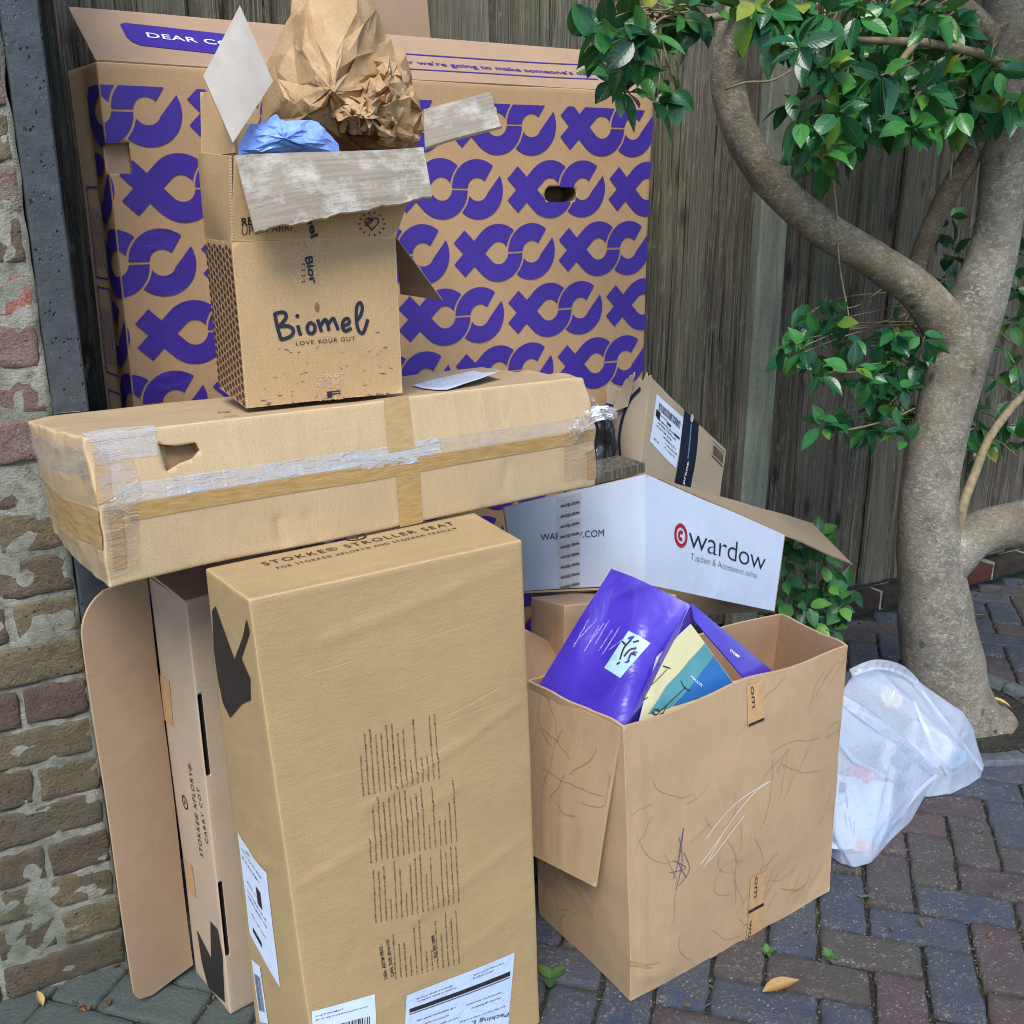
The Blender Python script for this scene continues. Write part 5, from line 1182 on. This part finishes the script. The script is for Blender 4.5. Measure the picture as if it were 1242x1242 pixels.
PEN = ink('pen_line', lin(138, 116, 94), .5); PENB = ink('ballpoint', lin(70, 74, 104), .2); CHALK = ink('chalk_line', lin(206, 202, 194), .5); OCH = ink('ochre_pencil', lin(150, 132, 70), .2)
decal('pen_scribble', F, pen(F, 30, 2, (.27, .02, F.w-.04, F.h-.05), (.05, .17), .8, .0008), PEN, do, .0016, step=None); decal('pen_scribble', F, pen(F, 14, 7, (.05, .05, .3, F.h-.15), (.05, .2), 2., .0008), PEN, do, .0016, step=None)
strokes('chalk_scribble', F, [[(846, 1048), (870, 1005), (905, 960), (928, 944)], [(850, 1012), (880, 975), (915, 950), (925, 945)], [(842, 1044), (866, 1010)], [(852, 1040), (895, 985)]], .0019, CHALK, do, .0017)
strokes('pen_scribble', F, [[(812, 1062), (820, 1030), (824, 1000), (818, 1040), (827, 1060)], [(815, 1075), (822, 1040), (819, 1012)], [(808, 1055), (826, 1048), (812, 1040)], [(818, 1070), (830, 1050), (824, 1030)]], .0014, PENB, do, .0016)
strokes('pencil_scribble', F, [[(760, 1165), (785, 1168), (800, 1164)], [(762, 1170), (790, 1172)], [(945, 1075), (965, 1078), (975, 1072), (960, 1082)]], .002, OCH, do, .0016)
decal('pen_scribble', HF, pen(HF, 9, 12, (.04, .03, HF.w-.03, HF.h-.05), (.06, .16), 1.5, .001), PEN, do, .0014, step=None)
decal('pen_scribble', db.F['left'], pen(db.F['left'], 12, 19, (.02, .03, .2, .3), (.08, .2), 1.5, .0011), PEN, do, .0014, step=None)
patch_px('buff_tape', F, [(903, 880), (923, 870), (924, 824), (905, 832)], TAPEP, do, .0018); patch_px('buff_tape', F, [(904, 1145), (923, 1132), (924, 1052), (905, 1062)], TAPEP, do, .0018)
text('printed_lettering', F, 'om', (909, 832), (909.5, 857), .013, BLACK, do, .0, off=.003); text('printed_lettering', F, 'om', (910, 1060), (910, 1086), .013, BLACK, do, .0, off=.003); text('printed_lettering', F, 'wo', (906, 1116), (906, 1138), .013, BLACK, do, .0, off=.003)
decal('printed_bar', F, [pp(F, [(904, 879), (923, 871), (923, 868), (904, 876)])], BLACK, do, .003); decal('printed_bar', F, [pp(F, [(904, 1106), (923, 1096), (923, 1092), (904, 1102)])], BLACK, do, .003)

# ---- what lies in it
PURPG = NM('purple_gloss'); _w = PURPG.wpos(); _a = PURPG.noise(_w, 12, 3, .5, .6); PURPG.bsdf(PURPG.mix(PURPG.rng(_a, .3, .7), lin(60, 42, 156), lin(74, 56, 178)), .22, PURPG.bump(_a, .35, .012), Specular_IOR_Level=.5, Coat_Weight=.25); PURPG = PURPG.m
pk = thing('purple_package', 'glossy purple package with small photo and white print, stuffed in the scribbled carton', 'package')
qt = [at(838, 733, 1.46), at(741, 690, 1.60)]; qb = [at(656, 827, 1.572), at(756, 886, 1.362)]
q = [qb[0]+(qb[0]-qt[1])*.05, qb[1]+(qb[1]-qt[0])*.06, qt[0], qt[1]]
PF = Face((lambda b: lambda u, v: b(u, v)+V((-.5, -.5, .6)).normalized()*(.012*sin(pi*u)+.007*sin(9*u+3*v)*sin(pi*v)-.03*max(0, u-.9)*sin(pi*v)*3))(quad(*q)), amp=.003, freq=9, seed=2)
flap('front_panel', PF, [PURPG, PURPG, PURPG], pk, .003, .008)
SP = qface([at(752, 905, 1.375), at(915, 835, 1.41), at(838, 733, 1.463), at(836, 733, 1.46)], amp=0)
SP2 = qface([at(842, 752, 1.452), at(918, 842, 1.395), at(942, 818, 1.43), at(838, 731, 1.468)], amp=.002, freq=9, seed=4, bulge=.004); flap('side_panel', SP2, [PURPG, PURPG, PURPG], pk, .003, .008)
SP3 = qface([q[1], at(766, 905, 1.40), at(843, 752, 1.475), at(837, 733, 1.461)], amp=.002, seed=5, freq=9); flap('edge_panel', SP3, [PURPG, PURPG, PURPG], pk, .003, .008)
text('printed_lettering', SP2, 'STOMP', (882, 790), (893, 799), .008, WHITEK, pk, .02)
tt = []
for k in range(9):
    r = random.Random(k); a_ = PF.inv(700+k*5.5-abs(k-4)*1.2, 782+k*1.6+r.uniform(-10, 6)); b_ = PF.inv(718+k*5.5-abs(k-4), 750+k*2.4+r.uniform(-8, 6)); tt += tiny_text(PF, a_, b_, .0028, 400+k)
decal('small_print', PF, tt, plain('lilac_ink', lin(176, 166, 226), .5, .05), pk, .0018, step=None)
ph = patch_px('printed_photo', PF, [(732, 810), (752, 822), (789, 780), (763, 765)], plain('photo_pale', lin(160, 192, 202), .3, .15, 60), pk, .0016)
st_ = [[(752, 800), (757, 786), (766, 776)], [(757, 796), (764, 788), (772, 786)], [(762, 800), (766, 792), (771, 795)], [(748, 806), (752, 803)], [(768, 779), (775, 777)], [(760, 783), (755, 778)]]
strokes('photo_subject', PF, st_, .0034, BLACK, ph, .0028, 3)
lf = thing('folded_leaflet', 'cream, teal and blue leaflet with scooter drawings, beside the purple package', 'leaflet')
lb = quad(at(764, 905, 1.365), at(905, 850, 1.398), at(838, 757, 1.452), at(796, 797, 1.43))
LF = Face(lambda u, v: lb(u, v)+V((0, -1, .3))*(.012*exp(-((u)/.2)**2)*(1-v)), amp=.0015, freq=8, seed=6)
LMAT = NM('leaflet_paper'); LMAT.bsdf(LMAT.mix(LMAT.rng(LMAT.noise(LMAT.wpos(), 30, 3), .3, .7), lin(190, 184, 140), lin(200, 194, 152)), .4); flap('page', LF, [LMAT.m, PAPERW, PAPERW], lf, .0035, .01)
TEAL = plain('teal_ink', lin(78, 136, 144), .4, .08, 20); BLU = plain('blue_ink', lin(40, 98, 160), .4, .1, 20)
decal('printed_band', LF, [pp(LF, [(786, 866), (813, 858), (868, 790), (856, 778), (836, 800), (808, 832)])], TEAL, lf, .0014, (0.002, 0.0, LF.w-.002, LF.h-.002), .03)
decal('printed_band', LF, [pp(LF, [(815, 857), (880, 837), (896, 833), (868, 791), (850, 815)])], BLU, lf, .0018, (0.002, 0.0, LF.w-.002, LF.h-.002), .03)
strokes('printed_scooter', LF, [[(808, 812), (776, 842)], [(803, 808), (812, 811)], [(772, 840), (780, 848), (786, 845)], [(774, 846), (783, 840)]], .0022, BLACK, lf, .0022, 2)
strokes('printed_scooter', LF, [[(831, 833), (808, 855), (798, 864)], [(825, 826), (829, 834), (837, 838)], [(808, 855), (803, 866)], circ(795, 863, 4, 3), circ(803, 867, 3, 2.5)], .0021, BLACK, lf, .0026, 2)
text('printed_lettering', LF, 'ADULTS', (836, 821), (850, 833), .0055, WHITEK, lf, .01, off=.0026)
q_ = qface([at(858, 856, 1.40), at(917, 836, 1.41), at(902, 822, 1.43), at(872, 832, 1.43)], amp=.001); tag(flap('paper_slip', q_, [PAPERW, PAPERW, PAPERW], None, .0006, .01), 'white paper slip peeping over the scribbled carton rim', 'paper')

# ---- brown carton behind the open one; the white carton rests on it
h0 = at(684, 760, 1.69)
hc = {(i, j, k): V((h0.x+.30*i, 1.69+.14*j, (.672-.035*i-.03*j)*k)) for i in (0, 1) for j in (0, 1) for k in (0, 1)}
hb = Box(hc, None, .002, 4, 61); ho = carton('support_carton', hb, [C_BI], None, .03); tag(ho, 'shadowed brown carton behind the scribbled one, under the white carton', 'carton')
q_ = qface([at(636, 842, 1.60), at(684, 800, 1.66), at(690, 792, 1.78), at(636, 762, 1.72)], amp=.002, seed=3); tag(flap('loose_flap', q_, [C_DI, C_BI, EDGE], None, .004, .02), 'loose grey-brown cardboard piece in the gap beside the tan carton', 'cardboard')

# ---- white carton
e = {(0, 0, 1): at(783, 575, 1.70), (0, 0, 0): at(783.5, 709, 1.70), (1, 0, 1): at(952, 649, 1.86), (1, 0, 0): at(940, 741, 1.845), (0, 1, 1): at(610, 616, 1.93), (0, 1, 0): at(626, 717, 1.93)}
for k in (0, 1): e[1, 1, k] = e[1, 0, k]+e[0, 1, k]-e[0, 0, k]
eb = Box(e, None, .002, 5., 71, {'front': .004, 'left': .003}, {'front': [(.2, .0, .2, .2, .0015, .004), (.32, 0, .33, .2, .0012, .004)], 'left': [(.3, 0, .3, .25, .0015, .003), (.31, 0, .315, .25, .0015, .003), (.24, 0, .24, .25, .001, .003)]})
eo = thing('white_carton', 'open white carton with red and black wordmark, tilted above the scribbled carton', 'carton')
bm = bmesh.new()
for i, n in enumerate(('front', 'left', 'right', 'back')): sheet_bm(bm, eb.F[n], .004, .012, None, (i*1.3, i*.9), (0, 1, 2))
bm_obj('body', bm, [C_W, C_WI, EDGE], eo, True, 40); F = eb.F['front']; Lf = eb.F['left']
WF = qface([at(800, 580, 1.72), at(954, 649, 1.865), at(1035, 685, 1.99), at(985, 634, 2.06)], amp=.003, seed=18); flap('top_flap', WF, [C_WI, C_W, EDGE], eo, .004, .012)
UF = qface([eb.c[0, 1, 0]+V((0, 0, -.002)), eb.c[0, 0, 0]+V((0, 0, -.002)), eb.c[0, 0, 0]+V((.12, .1, -.04)), eb.c[0, 1, 0]+V((.12, .02, -.03))], amp=.002); flap('bottom_flap', UF, [C_WI, C_W, EDGE], eo, .004, .02)
text('printed_wordmark', F, 'wardow', (833, 663), (926, 692), .056, NAVY, eo, -.012, .95)
text('printed_lettering', F, 'Taschen & Accessoires online', (836, 678.5), (917, 701), .018, GREYK, eo, -.018, .95)
cx, cy = F.inv(824, 649); rg_ = lambda r, a0, a1, n=20: [(cx+r*cos(lerp(a0, a1, k/n)), cy+r*sin(lerp(a0, a1, k/n))) for k in range(n+1)]
R1 = .023; decal('printed_emblem', F, ribbon(rg_(R1, 0, 2*pi), .009)+ribbon(rg_(R1*.36, .7, 5.4, 14), .008), REDK, eo, .0014, step=None)
text('printed_lettering', Lf, 'WARDOW.COM', (657, 655), (733, 649), .0165, NAVY, eo, 0)
TAPEW = clear_tape('printed_clear_tape', lin(214, 220, 226), .25, .2, .35, .7); tw = patch_px('clear_tape', Lf, [(679, 714), (704, 711), (706, 596), (676, 602)], TAPEW, eo, .002)
for k in range(9): text('printed_lettering', Lf, 'wardow ¤'[:7].strip(), (703.5, 606+k*12.4), (680, 612+k*12.4), .0105, NAVY, tw, .01, off=.0032)

# ---- grey-brown mailer carton with label and dark tape
f = {(0, 0, 1): at(790, 458, 2.03), (1, 0, 1): at(880, 546, 2.13), (1, 0, 0): at(868, 650, 2.12), (0, 0, 0): at(770, 612, 2.03), (0, 1, 1): at(744, 482, 2.15), (0, 1, 0): at(742, 588, 2.14)}
for k in (0, 1): f[1, 1, k] = f[1, 0, k]+f[0, 1, k]-f[0, 0, k]+V((.03, -.05, 0))
fbx = Box(f, lambda p, i, j, k: p+V((0, 0, -.05*j*(1-k)*0))+nzv(p*9, 3)*.003, .003, 5, 81, {'left': .012})
fo = thing('mailer_carton', 'torn grey-brown carton with white address label and dark blue tape stripe', 'carton')
bm = bmesh.new(); sheet_bm(bm, fbx.F['front'], .003, .01); bm_obj('front_panel', bm, [C_F, C_F, EDGE], fo, True, 40)
flap('torn_side', fbx.F['left'], [C_F, C_F, EDGE], fo, .003, .006, ragged(.16, 4, 6, 'lt')); flap('back_panel', fbx.F['back'], [C_F, C_F, EDGE], fo, .003, .02); flap('right_panel', fbx.F['right'], [C_F, C_F, EDGE], fo, .003, .02)
TT = qface([at(742, 500, 2.12), at(762, 492, 2.08), at(768, 452, 2.06), at(757, 462, 2.1)], amp=.004, seed=3); flap('torn_tab', TT, [C_F, C_F, EDGE], fo, .003, .008, ragged(.12, 4, 9, 'tr'))
TT = qface([at(736, 488, 2.14), at(757, 494, 2.11), at(760, 474, 2.1), at(737, 466, 2.14)], amp=.004, seed=5); flap('torn_tab', TT, [C_F, C_F, EDGE], fo, .003, .008, ragged(.1, 4, 12, 'lt'))
F = fbx.F['front']; Lf = fbx.F['left']
label('address_label', F, [(788, 536), (819, 568), (829, 507), (797, 478)], fo, lines_marks([(.12, .9, .86), (.1, .5, .66), (.1, .9, .55), (.15, .85, .48), (.12, .7, .4), (.4, .9, .32), (.5, .95, .24), (.5, .9, .16), (.1, .3, .12)], 50, .0042, NAVY, bars=(.12, .74, .92, .86), box=[[(.45, .62), (.6, .62), (.6, .66), (.45, .66)], [(.75, .55), (.95, .55), (.95, .59), (.75, .59)], [(.05, .58), (.2, .58), (.2, .72), (.05, .72)]]))
NT = plain('navy_tape', lin(28, 36, 54), .3, .15, 30); tp_ = patch_px('parcel_tape', F, [(817, 590), (836, 600), (847, 513), (830, 497)], NT, fo, .0016)
text('printed_lettering', F, 'prime', (829, 588), (834, 561), .011, WHITEK, tp_, .02, off=.0028, slant=.2); text('printed_lettering', F, 'amazonprime', (833, 557), (838, 514), .008, PALEBLUE, tp_, .01, off=.0028, slant=.2); text('printed_lettering', F, '@', (838, 512), (840, 503), .010, WHITEK, tp_, .02, off=.0028)
label('barcode_mark', F, [(862, 553), (876, 566), (878, 549), (864, 535)], fo, lines_marks([], 77, bars=(.05, .15, .95, .8), box=[[(0, 0), (1, 0), (1, .05), (0, .05)], [(0, .95), (1, .95), (1, 1), (0, 1)]]), plain('mailer_print_ground', lin(172, 156, 132), .8, .1))
strokes('printed_curve', Lf, [[(779, 471), (768, 484), (760, 505), (756, 530), (757, 556)]], .012, NAVY, fo, .003)

# ---- dark odds and ends in the gap
BLK = plain('black_plastic', lin(30, 32, 34), .35, .3, 30, .4); 
def blobby(nm, c, r, mat, seed, amp=.25, sub=4, f=3.):
    bm = bmesh.new(); bmesh.ops.create_icosphere(bm, subdivisions=sub, radius=1)
    for v in bm.verts:
        q = v.co.copy(); k = 1+amp*nz(q*1.3, seed)+amp*.5*crumple(q, seed, f*.4); v.co = V(c)+V((q.x*r[0], q.y*r[1], q.z*r[2]))*k
    return bm_obj(nm, bm, mat, None, True, 30)
tag(blobby('black_sack', at(736, 528, 2.08)+V((0, .02, -.02)), (.03, .04, .08), BLK, 3), 'black crumpled plastic between the long carton and the mailer', 'plastic')
bm = bmesh.new(); slab(bm, -.012, .012, 0, .1, 0, .16, 10, .002, 6); bmesh.ops.recalc_face_normals(bm, faces=bm.faces)
o = bm_obj('timber_offcut', bm, WOOD, None, True, 40); p_ = at(722, 582, 1.95); o.location = p_; o.rotation_euler = (0, pi/2-.03, .12); tag(o, 'short weathered timber offcut behind the white carton', 'timber')

# ------------------------------------------------------------------ white carrier bags
BAG = NM('white_bag_film'); _w = BAG.wpos(); _b = BAG.noise(BAG.map(_w, (1.3, 1.3, .25), rot=(.3, .5, .4)), 85, 3, .55, .8); _c = BAG.noise(BAG.map(_w, (.3, 1.2, 1.3), rot=(.6, .2, .9)), 60, 3, .55, .8)
_nr = BAG.bump(BAG.math('ADD', _b, _c), .34, .008)
_d = BAG.n('BsdfPrincipled', {'Base Color': (*lin(220, 230, 245), 1), 'Roughness': .2, 'Normal': _nr, 'Specular IOR Level': .8})
_t = BAG.n('BsdfTranslucent', {'Color': (*lin(214, 228, 248), 1), 'Normal': _nr}); _x = BAG.n('BsdfTransparent', {'Color': (.96, .98, 1, 1)})
_m1 = BAG.n('MixShader', {0: .35, 1: _d.outputs[0], 2: _t.outputs[0]}); BAG.surf(BAG.n('MixShader', {0: .60, 1: _x.outputs[0], 2: _m1.outputs[0]}).outputs[0]); BAG = BAG.m
def bag(nm, pts, seed, label_, n=16, sag=.085, amp=.0030):
    """film pulled tight over what is inside: ridges run between the points, the film sags in between"""
    h = bmesh.new()
    for p in pts: h.verts.new(p)
    bmesh.ops.convex_hull(h, input=h.verts); h.normal_update(); bm = bmesh.new()
    for f in h.faces:
        if len(f.verts) != 3: continue
        A, B_, C_ = (v.co.copy() for v in f.verts); sz = sqrt(f.calc_area()); g = {}
        for a_ in range(n+1):
            for b_ in range(n+1-a_):
                c_ = n-a_-b_; p = (A*a_+B_*b_+C_*c_)/n; k = 27*a_*b_*c_/n**3
                p = p-f.normal*(sag*sz*k*(.55+.45*nz(p*14, seed)))+f.normal*amp*k*(1.3*crumple(p, seed, 13., 2))
                if p.z < .003: p.z = .003
                g[a_, b_] = bm.verts.new(p)
        for a_ in range(n):
            for b_ in range(n-a_):
                bm.faces.new([g[a_, b_], g[a_+1, b_], g[a_, b_+1]])
                if a_+b_ < n-1: bm.faces.new([g[a_+1, b_], g[a_+1, b_+1], g[a_, b_+1]])
    h.free(); bmesh.ops.remove_doubles(bm, verts=bm.verts, dist=.0005); bmesh.ops.recalc_face_normals(bm, faces=bm.faces)
    for _ in range(3): bmesh.ops.smooth_vert(bm, verts=bm.verts, factor=.5, use_axis_x=True, use_axis_y=True, use_axis_z=True)
    o = thing(nm, label_, 'bag', group='white carrier bags of rubbish beside the tree'); bm_obj('film', bm, BAG, o, True, 55); return o
T1 = [onz(1022, 1052, 0), onz(1036, 1056, 0), onz(1056, 1050, 0), onz(1104, 1000, 0), V((1.66, 1.58, 0)), V((1.9, 1.66, .0)), at(1138, 938, 1.5), at(1118, 965, 1.46), at(1012, 1010, 1.40), at(1016, 900, 1.45), at(1022, 848, 1.52), at(1060, 862, 1.55), at(1100, 895, 1.56), at(1085, 900, 1.45), V((1.68, 1.64, .26)), V((1.9, 1.68, .2)), at(1060, 1010, 1.38), at(1085, 985, 1.40)]
b1 = bag('carrier_bag', T1, 3, 'nearer white plastic carrier bag with boxy contents beside the scribbled carton')
T2 = [onz(1122, 970, 0), onz(1150, 966, 0), onz(1176, 954, 0), at(1196, 930, 1.50), at(1192, 944, 1.49), V((1.95, 1.72, 0)), V((2.3, 1.66, 0)), at(1182, 882, 1.56), at(1170, 862, 1.58), at(1120, 836, 1.62), at(1112, 822, 1.64), at(1090, 810, 1.66), at(1060, 807, 1.66), at(1030, 818, 1.68), at(1026, 860, 1.68), V((1.8, 1.72, .05)), V((2.2, 1.66, .15)), at(1160, 905, 1.48), at(1130, 950, 1.5)]
b2 = bag('carrier_bag', T2, 8, 'farther white plastic carrier bag at the foot of the tree')
for b_, paths in ((b1, ([(1021, 848, 1.515), (1050, 868, 1.475), (1095, 902, 1.45), (1136, 938, 1.478)], [(1136, 940, 1.48), (1112, 962, 1.445), (1088, 992, 1.425), (1062, 1022, 1.405)], [(1018, 900, 1.44), (1040, 925, 1.43), (1085, 945, 1.435)])), (b2, ([(1032, 816, 1.66), (1062, 806, 1.64), (1092, 812, 1.63), (1112, 828, 1.615)], [(1118, 838, 1.6), (1150, 880, 1.53), (1192, 934, 1.478)], [(1108, 850, 1.58), (1130, 900, 1.5), (1150, 940, 1.475)]))):
    for k, pth in enumerate(paths): film_strip('fold', [at(*q_) for q_ in pth], .026 if k == 0 else .010, BAG, b_, 11+k, amp=.0014)
# what shows through the film
def rigid(nm, pts, mats, lab, cat, t=.004):
    F = qface(pts, amp=.001); o = flap(nm, F, mats, None, t, .02); tag(o, lab, cat); return F, o
Fb, ob = rigid('white_box', [at(1014, 1030, 1.40), at(1072, 1030, 1.43), at(1084, 950, 1.50), at(1016, 940, 1.46)], [PAPERW]*3, 'white printed packet showing through the nearer carrier bag', 'packet', .03)
strokes('printed_marks', Fb, [[(1024, 985), (1027, 1005)], [(1030, 990), (1032, 1008)], [(1036, 995), (1035, 1012)], [(1026, 965), (1028, 980)]], .004, GREYK, ob, .002, 2); decal('printed_patch', Fb, [pp(Fb, [(1017, 962), (1025, 962), (1026, 950), (1018, 948)])], GREYK, ob, .002)
for nm, c, rr, m_, lab in (('pink_wrapper', at(1042, 938, 1.50), (.035, .03, .02), plain('pink_wrap', lin(220, 120, 140), .5), 'pink wrapper showing through the nearer carrier bag'), ('orange_wrapper', at(1050, 1030, 1.40)+V((0, .02, .0)), (.025, .02, .014), plain('orange_wrap', lin(226, 170, 120), .5), 'orange scrap low in the nearer carrier bag'), ('teal_wrapper', at(1075, 998, 1.47), (.02, .02, .014), plain('teal_wrap', lin(110, 190, 200), .5), 'teal wrapper low in the nearer carrier bag'),
                       ('white_tub', at(1120, 905, 1.60), (.07, .06, .06), plain('white_tub_plastic', lin(214, 220, 228), .4, .05), 'white tub inside the farther carrier bag'), ('blue_wrapper', at(1150, 915, 1.57), (.04, .04, .035), plain('blue_wrap', lin(140, 180, 220), .5), 'pale blue wrapper inside the farther carrier bag'), ('white_cup', at(1085, 925, 1.55), (.05, .05, .05), plain('white_cup_plastic', lin(206, 212, 222), .4, .05), 'white cup inside the nearer carrier bag'), ('yellow_wrapper', at(1078, 848, 1.67), (.03, .03, .03), plain('yellow_wrap', lin(226, 206, 150), .5), 'yellowish wrapper near the top of the farther carrier bag')):
    tag(blobby(nm, c, rr, m_, 5, .3, 3), lab, 'wrapper')

# ------------------------------------------------------------------ fallen leaves and weeds on the paving
DRY = leaf_mat('dry_leaf', [(0, lin(150, 112, 56)), (.5, lin(182, 146, 80)), (1, lin(196, 168, 104))], .5); dm = leaf_mesh('leaf', .075, .028, .9, -.15, DRY)
for (x, y, rz, lab, s) in ((925, 1203, -1.9, 'curled tan leaf lying on the paving in front of the scribbled carton', 1.), (1226, 858, .6, 'long yellow leaf in the dark tree pit', 1.), (1197, 748, 1.2, 'small yellow leaf on the dark paving right of the trunk', .5), (1189, 787, .3, 'dry leaf against the right side of the trunk', .6), (52, 1220, .2, 'small orange leaf at the foot of the brick wall', .5)):
    o = mesh_obj('fallen_leaf', dm if s > .5 else lms[3]); o.data = dm; p = onz(x, y, .008); o.location = p; o.rotation_euler = (.1, .15, rz); o.scale = (s,)*3; tag(o, lab, 'leaf', 'fallen leaves on the ground')
LIT = plain('litter_brown', lin(96, 74, 48), .8, .4, 60, .2); jn = Joiner(); rq = random.Random(31); lm_ = leaf_mesh('scrap', .02, .01, .6, -.2, LIT)
for _ in range(170):
    p = V((rq.uniform(-.1, .5), 1.84+rq.gauss(0, .04), .004)) if rq.random() < .2 else (V((rq.uniform(2.0, 4.4), 2.33+rq.gauss(0, .06), .004)) if rq.random() < .5 else V((rq.uniform(1., 3.6), rq.uniform(.9, 2.3), .004)))
    jn.add(lm_, Matrix.Translation(p) @ Matrix.Rotation(rq.uniform(0, 6.3), 4, 'Z') @ Matrix.Rotation(rq.gauss(0, .3), 4, 'X') @ Matrix.Scale(rq.uniform(.3, 1.2), 4))
tag(jn.build('leaf_litter', LIT, None), 'brown scraps of dead leaf scattered over the paving', 'litter', kind='stuff')
WEED = leaf_mat('weed_leaf', [(0, lin(58, 98, 50)), (1, lin(88, 128, 64))], .5); wm = leaf_mesh('leaf', .026, .016, .2, .1, WEED)
for n_, (x, y, k, s, lab) in enumerate(((1005, 1160, 7, .8, 'small round-leaved weed in a paving joint'), (930, 1155, 5, .8, 'flat green weed against the scribbled carton front edge'), (668, 1186, 3, 1.5, 'single green weed leaf between the two big cartons'), (1046, 1088, 4, .5, 'tiny green weed seedling in a joint'), (1205, 886, 6, .6, 'low weed on the pit edging'))):
    w_ = thing('weed', lab, 'weed', group='weeds in the paving joints'); p = onz(x, y, .0)
    for i in range(k):
        o = mesh_obj('leaf', wm, w_); an = 2*pi*i/k+rl.random(); o.location = p; o.rotation_euler = (rl.uniform(.1, .6), 0, an); o.scale = (s*rl.uniform(.7, 1.1),)*3

for o in COL.objects:
    if o.name.split('.')[0] in ('small_print', 'pen_scribble', 'scuff_marks', 'torn_tape_specks', 'printed_dots', 'printed_hearts', 'barcode', 'printed_notice', 'chalk_scribble', 'pencil_scribble', 'photo_subject', 'printed_marks', 'printed_pattern', 'printed_bar'): o['kind'] = 'stuff'

# ------------------------------------------------------------------ every thing's empty moves to the foot of its parts
bpy.context.view_layer.update()
for o in [o for o in COL.objects if o.type == 'EMPTY']:
    pts = [c.matrix_world @ V(b) for c in o.children if c.type == 'MESH' for b in c.bound_box]
    if not pts: continue
    base = V(((min(p.x for p in pts)+max(p.x for p in pts))/2, (min(p.y for p in pts)+max(p.y for p in pts))/2, min(p.z for p in pts)))
    o.location = base
    for c in o.children: c.location = c.location-base
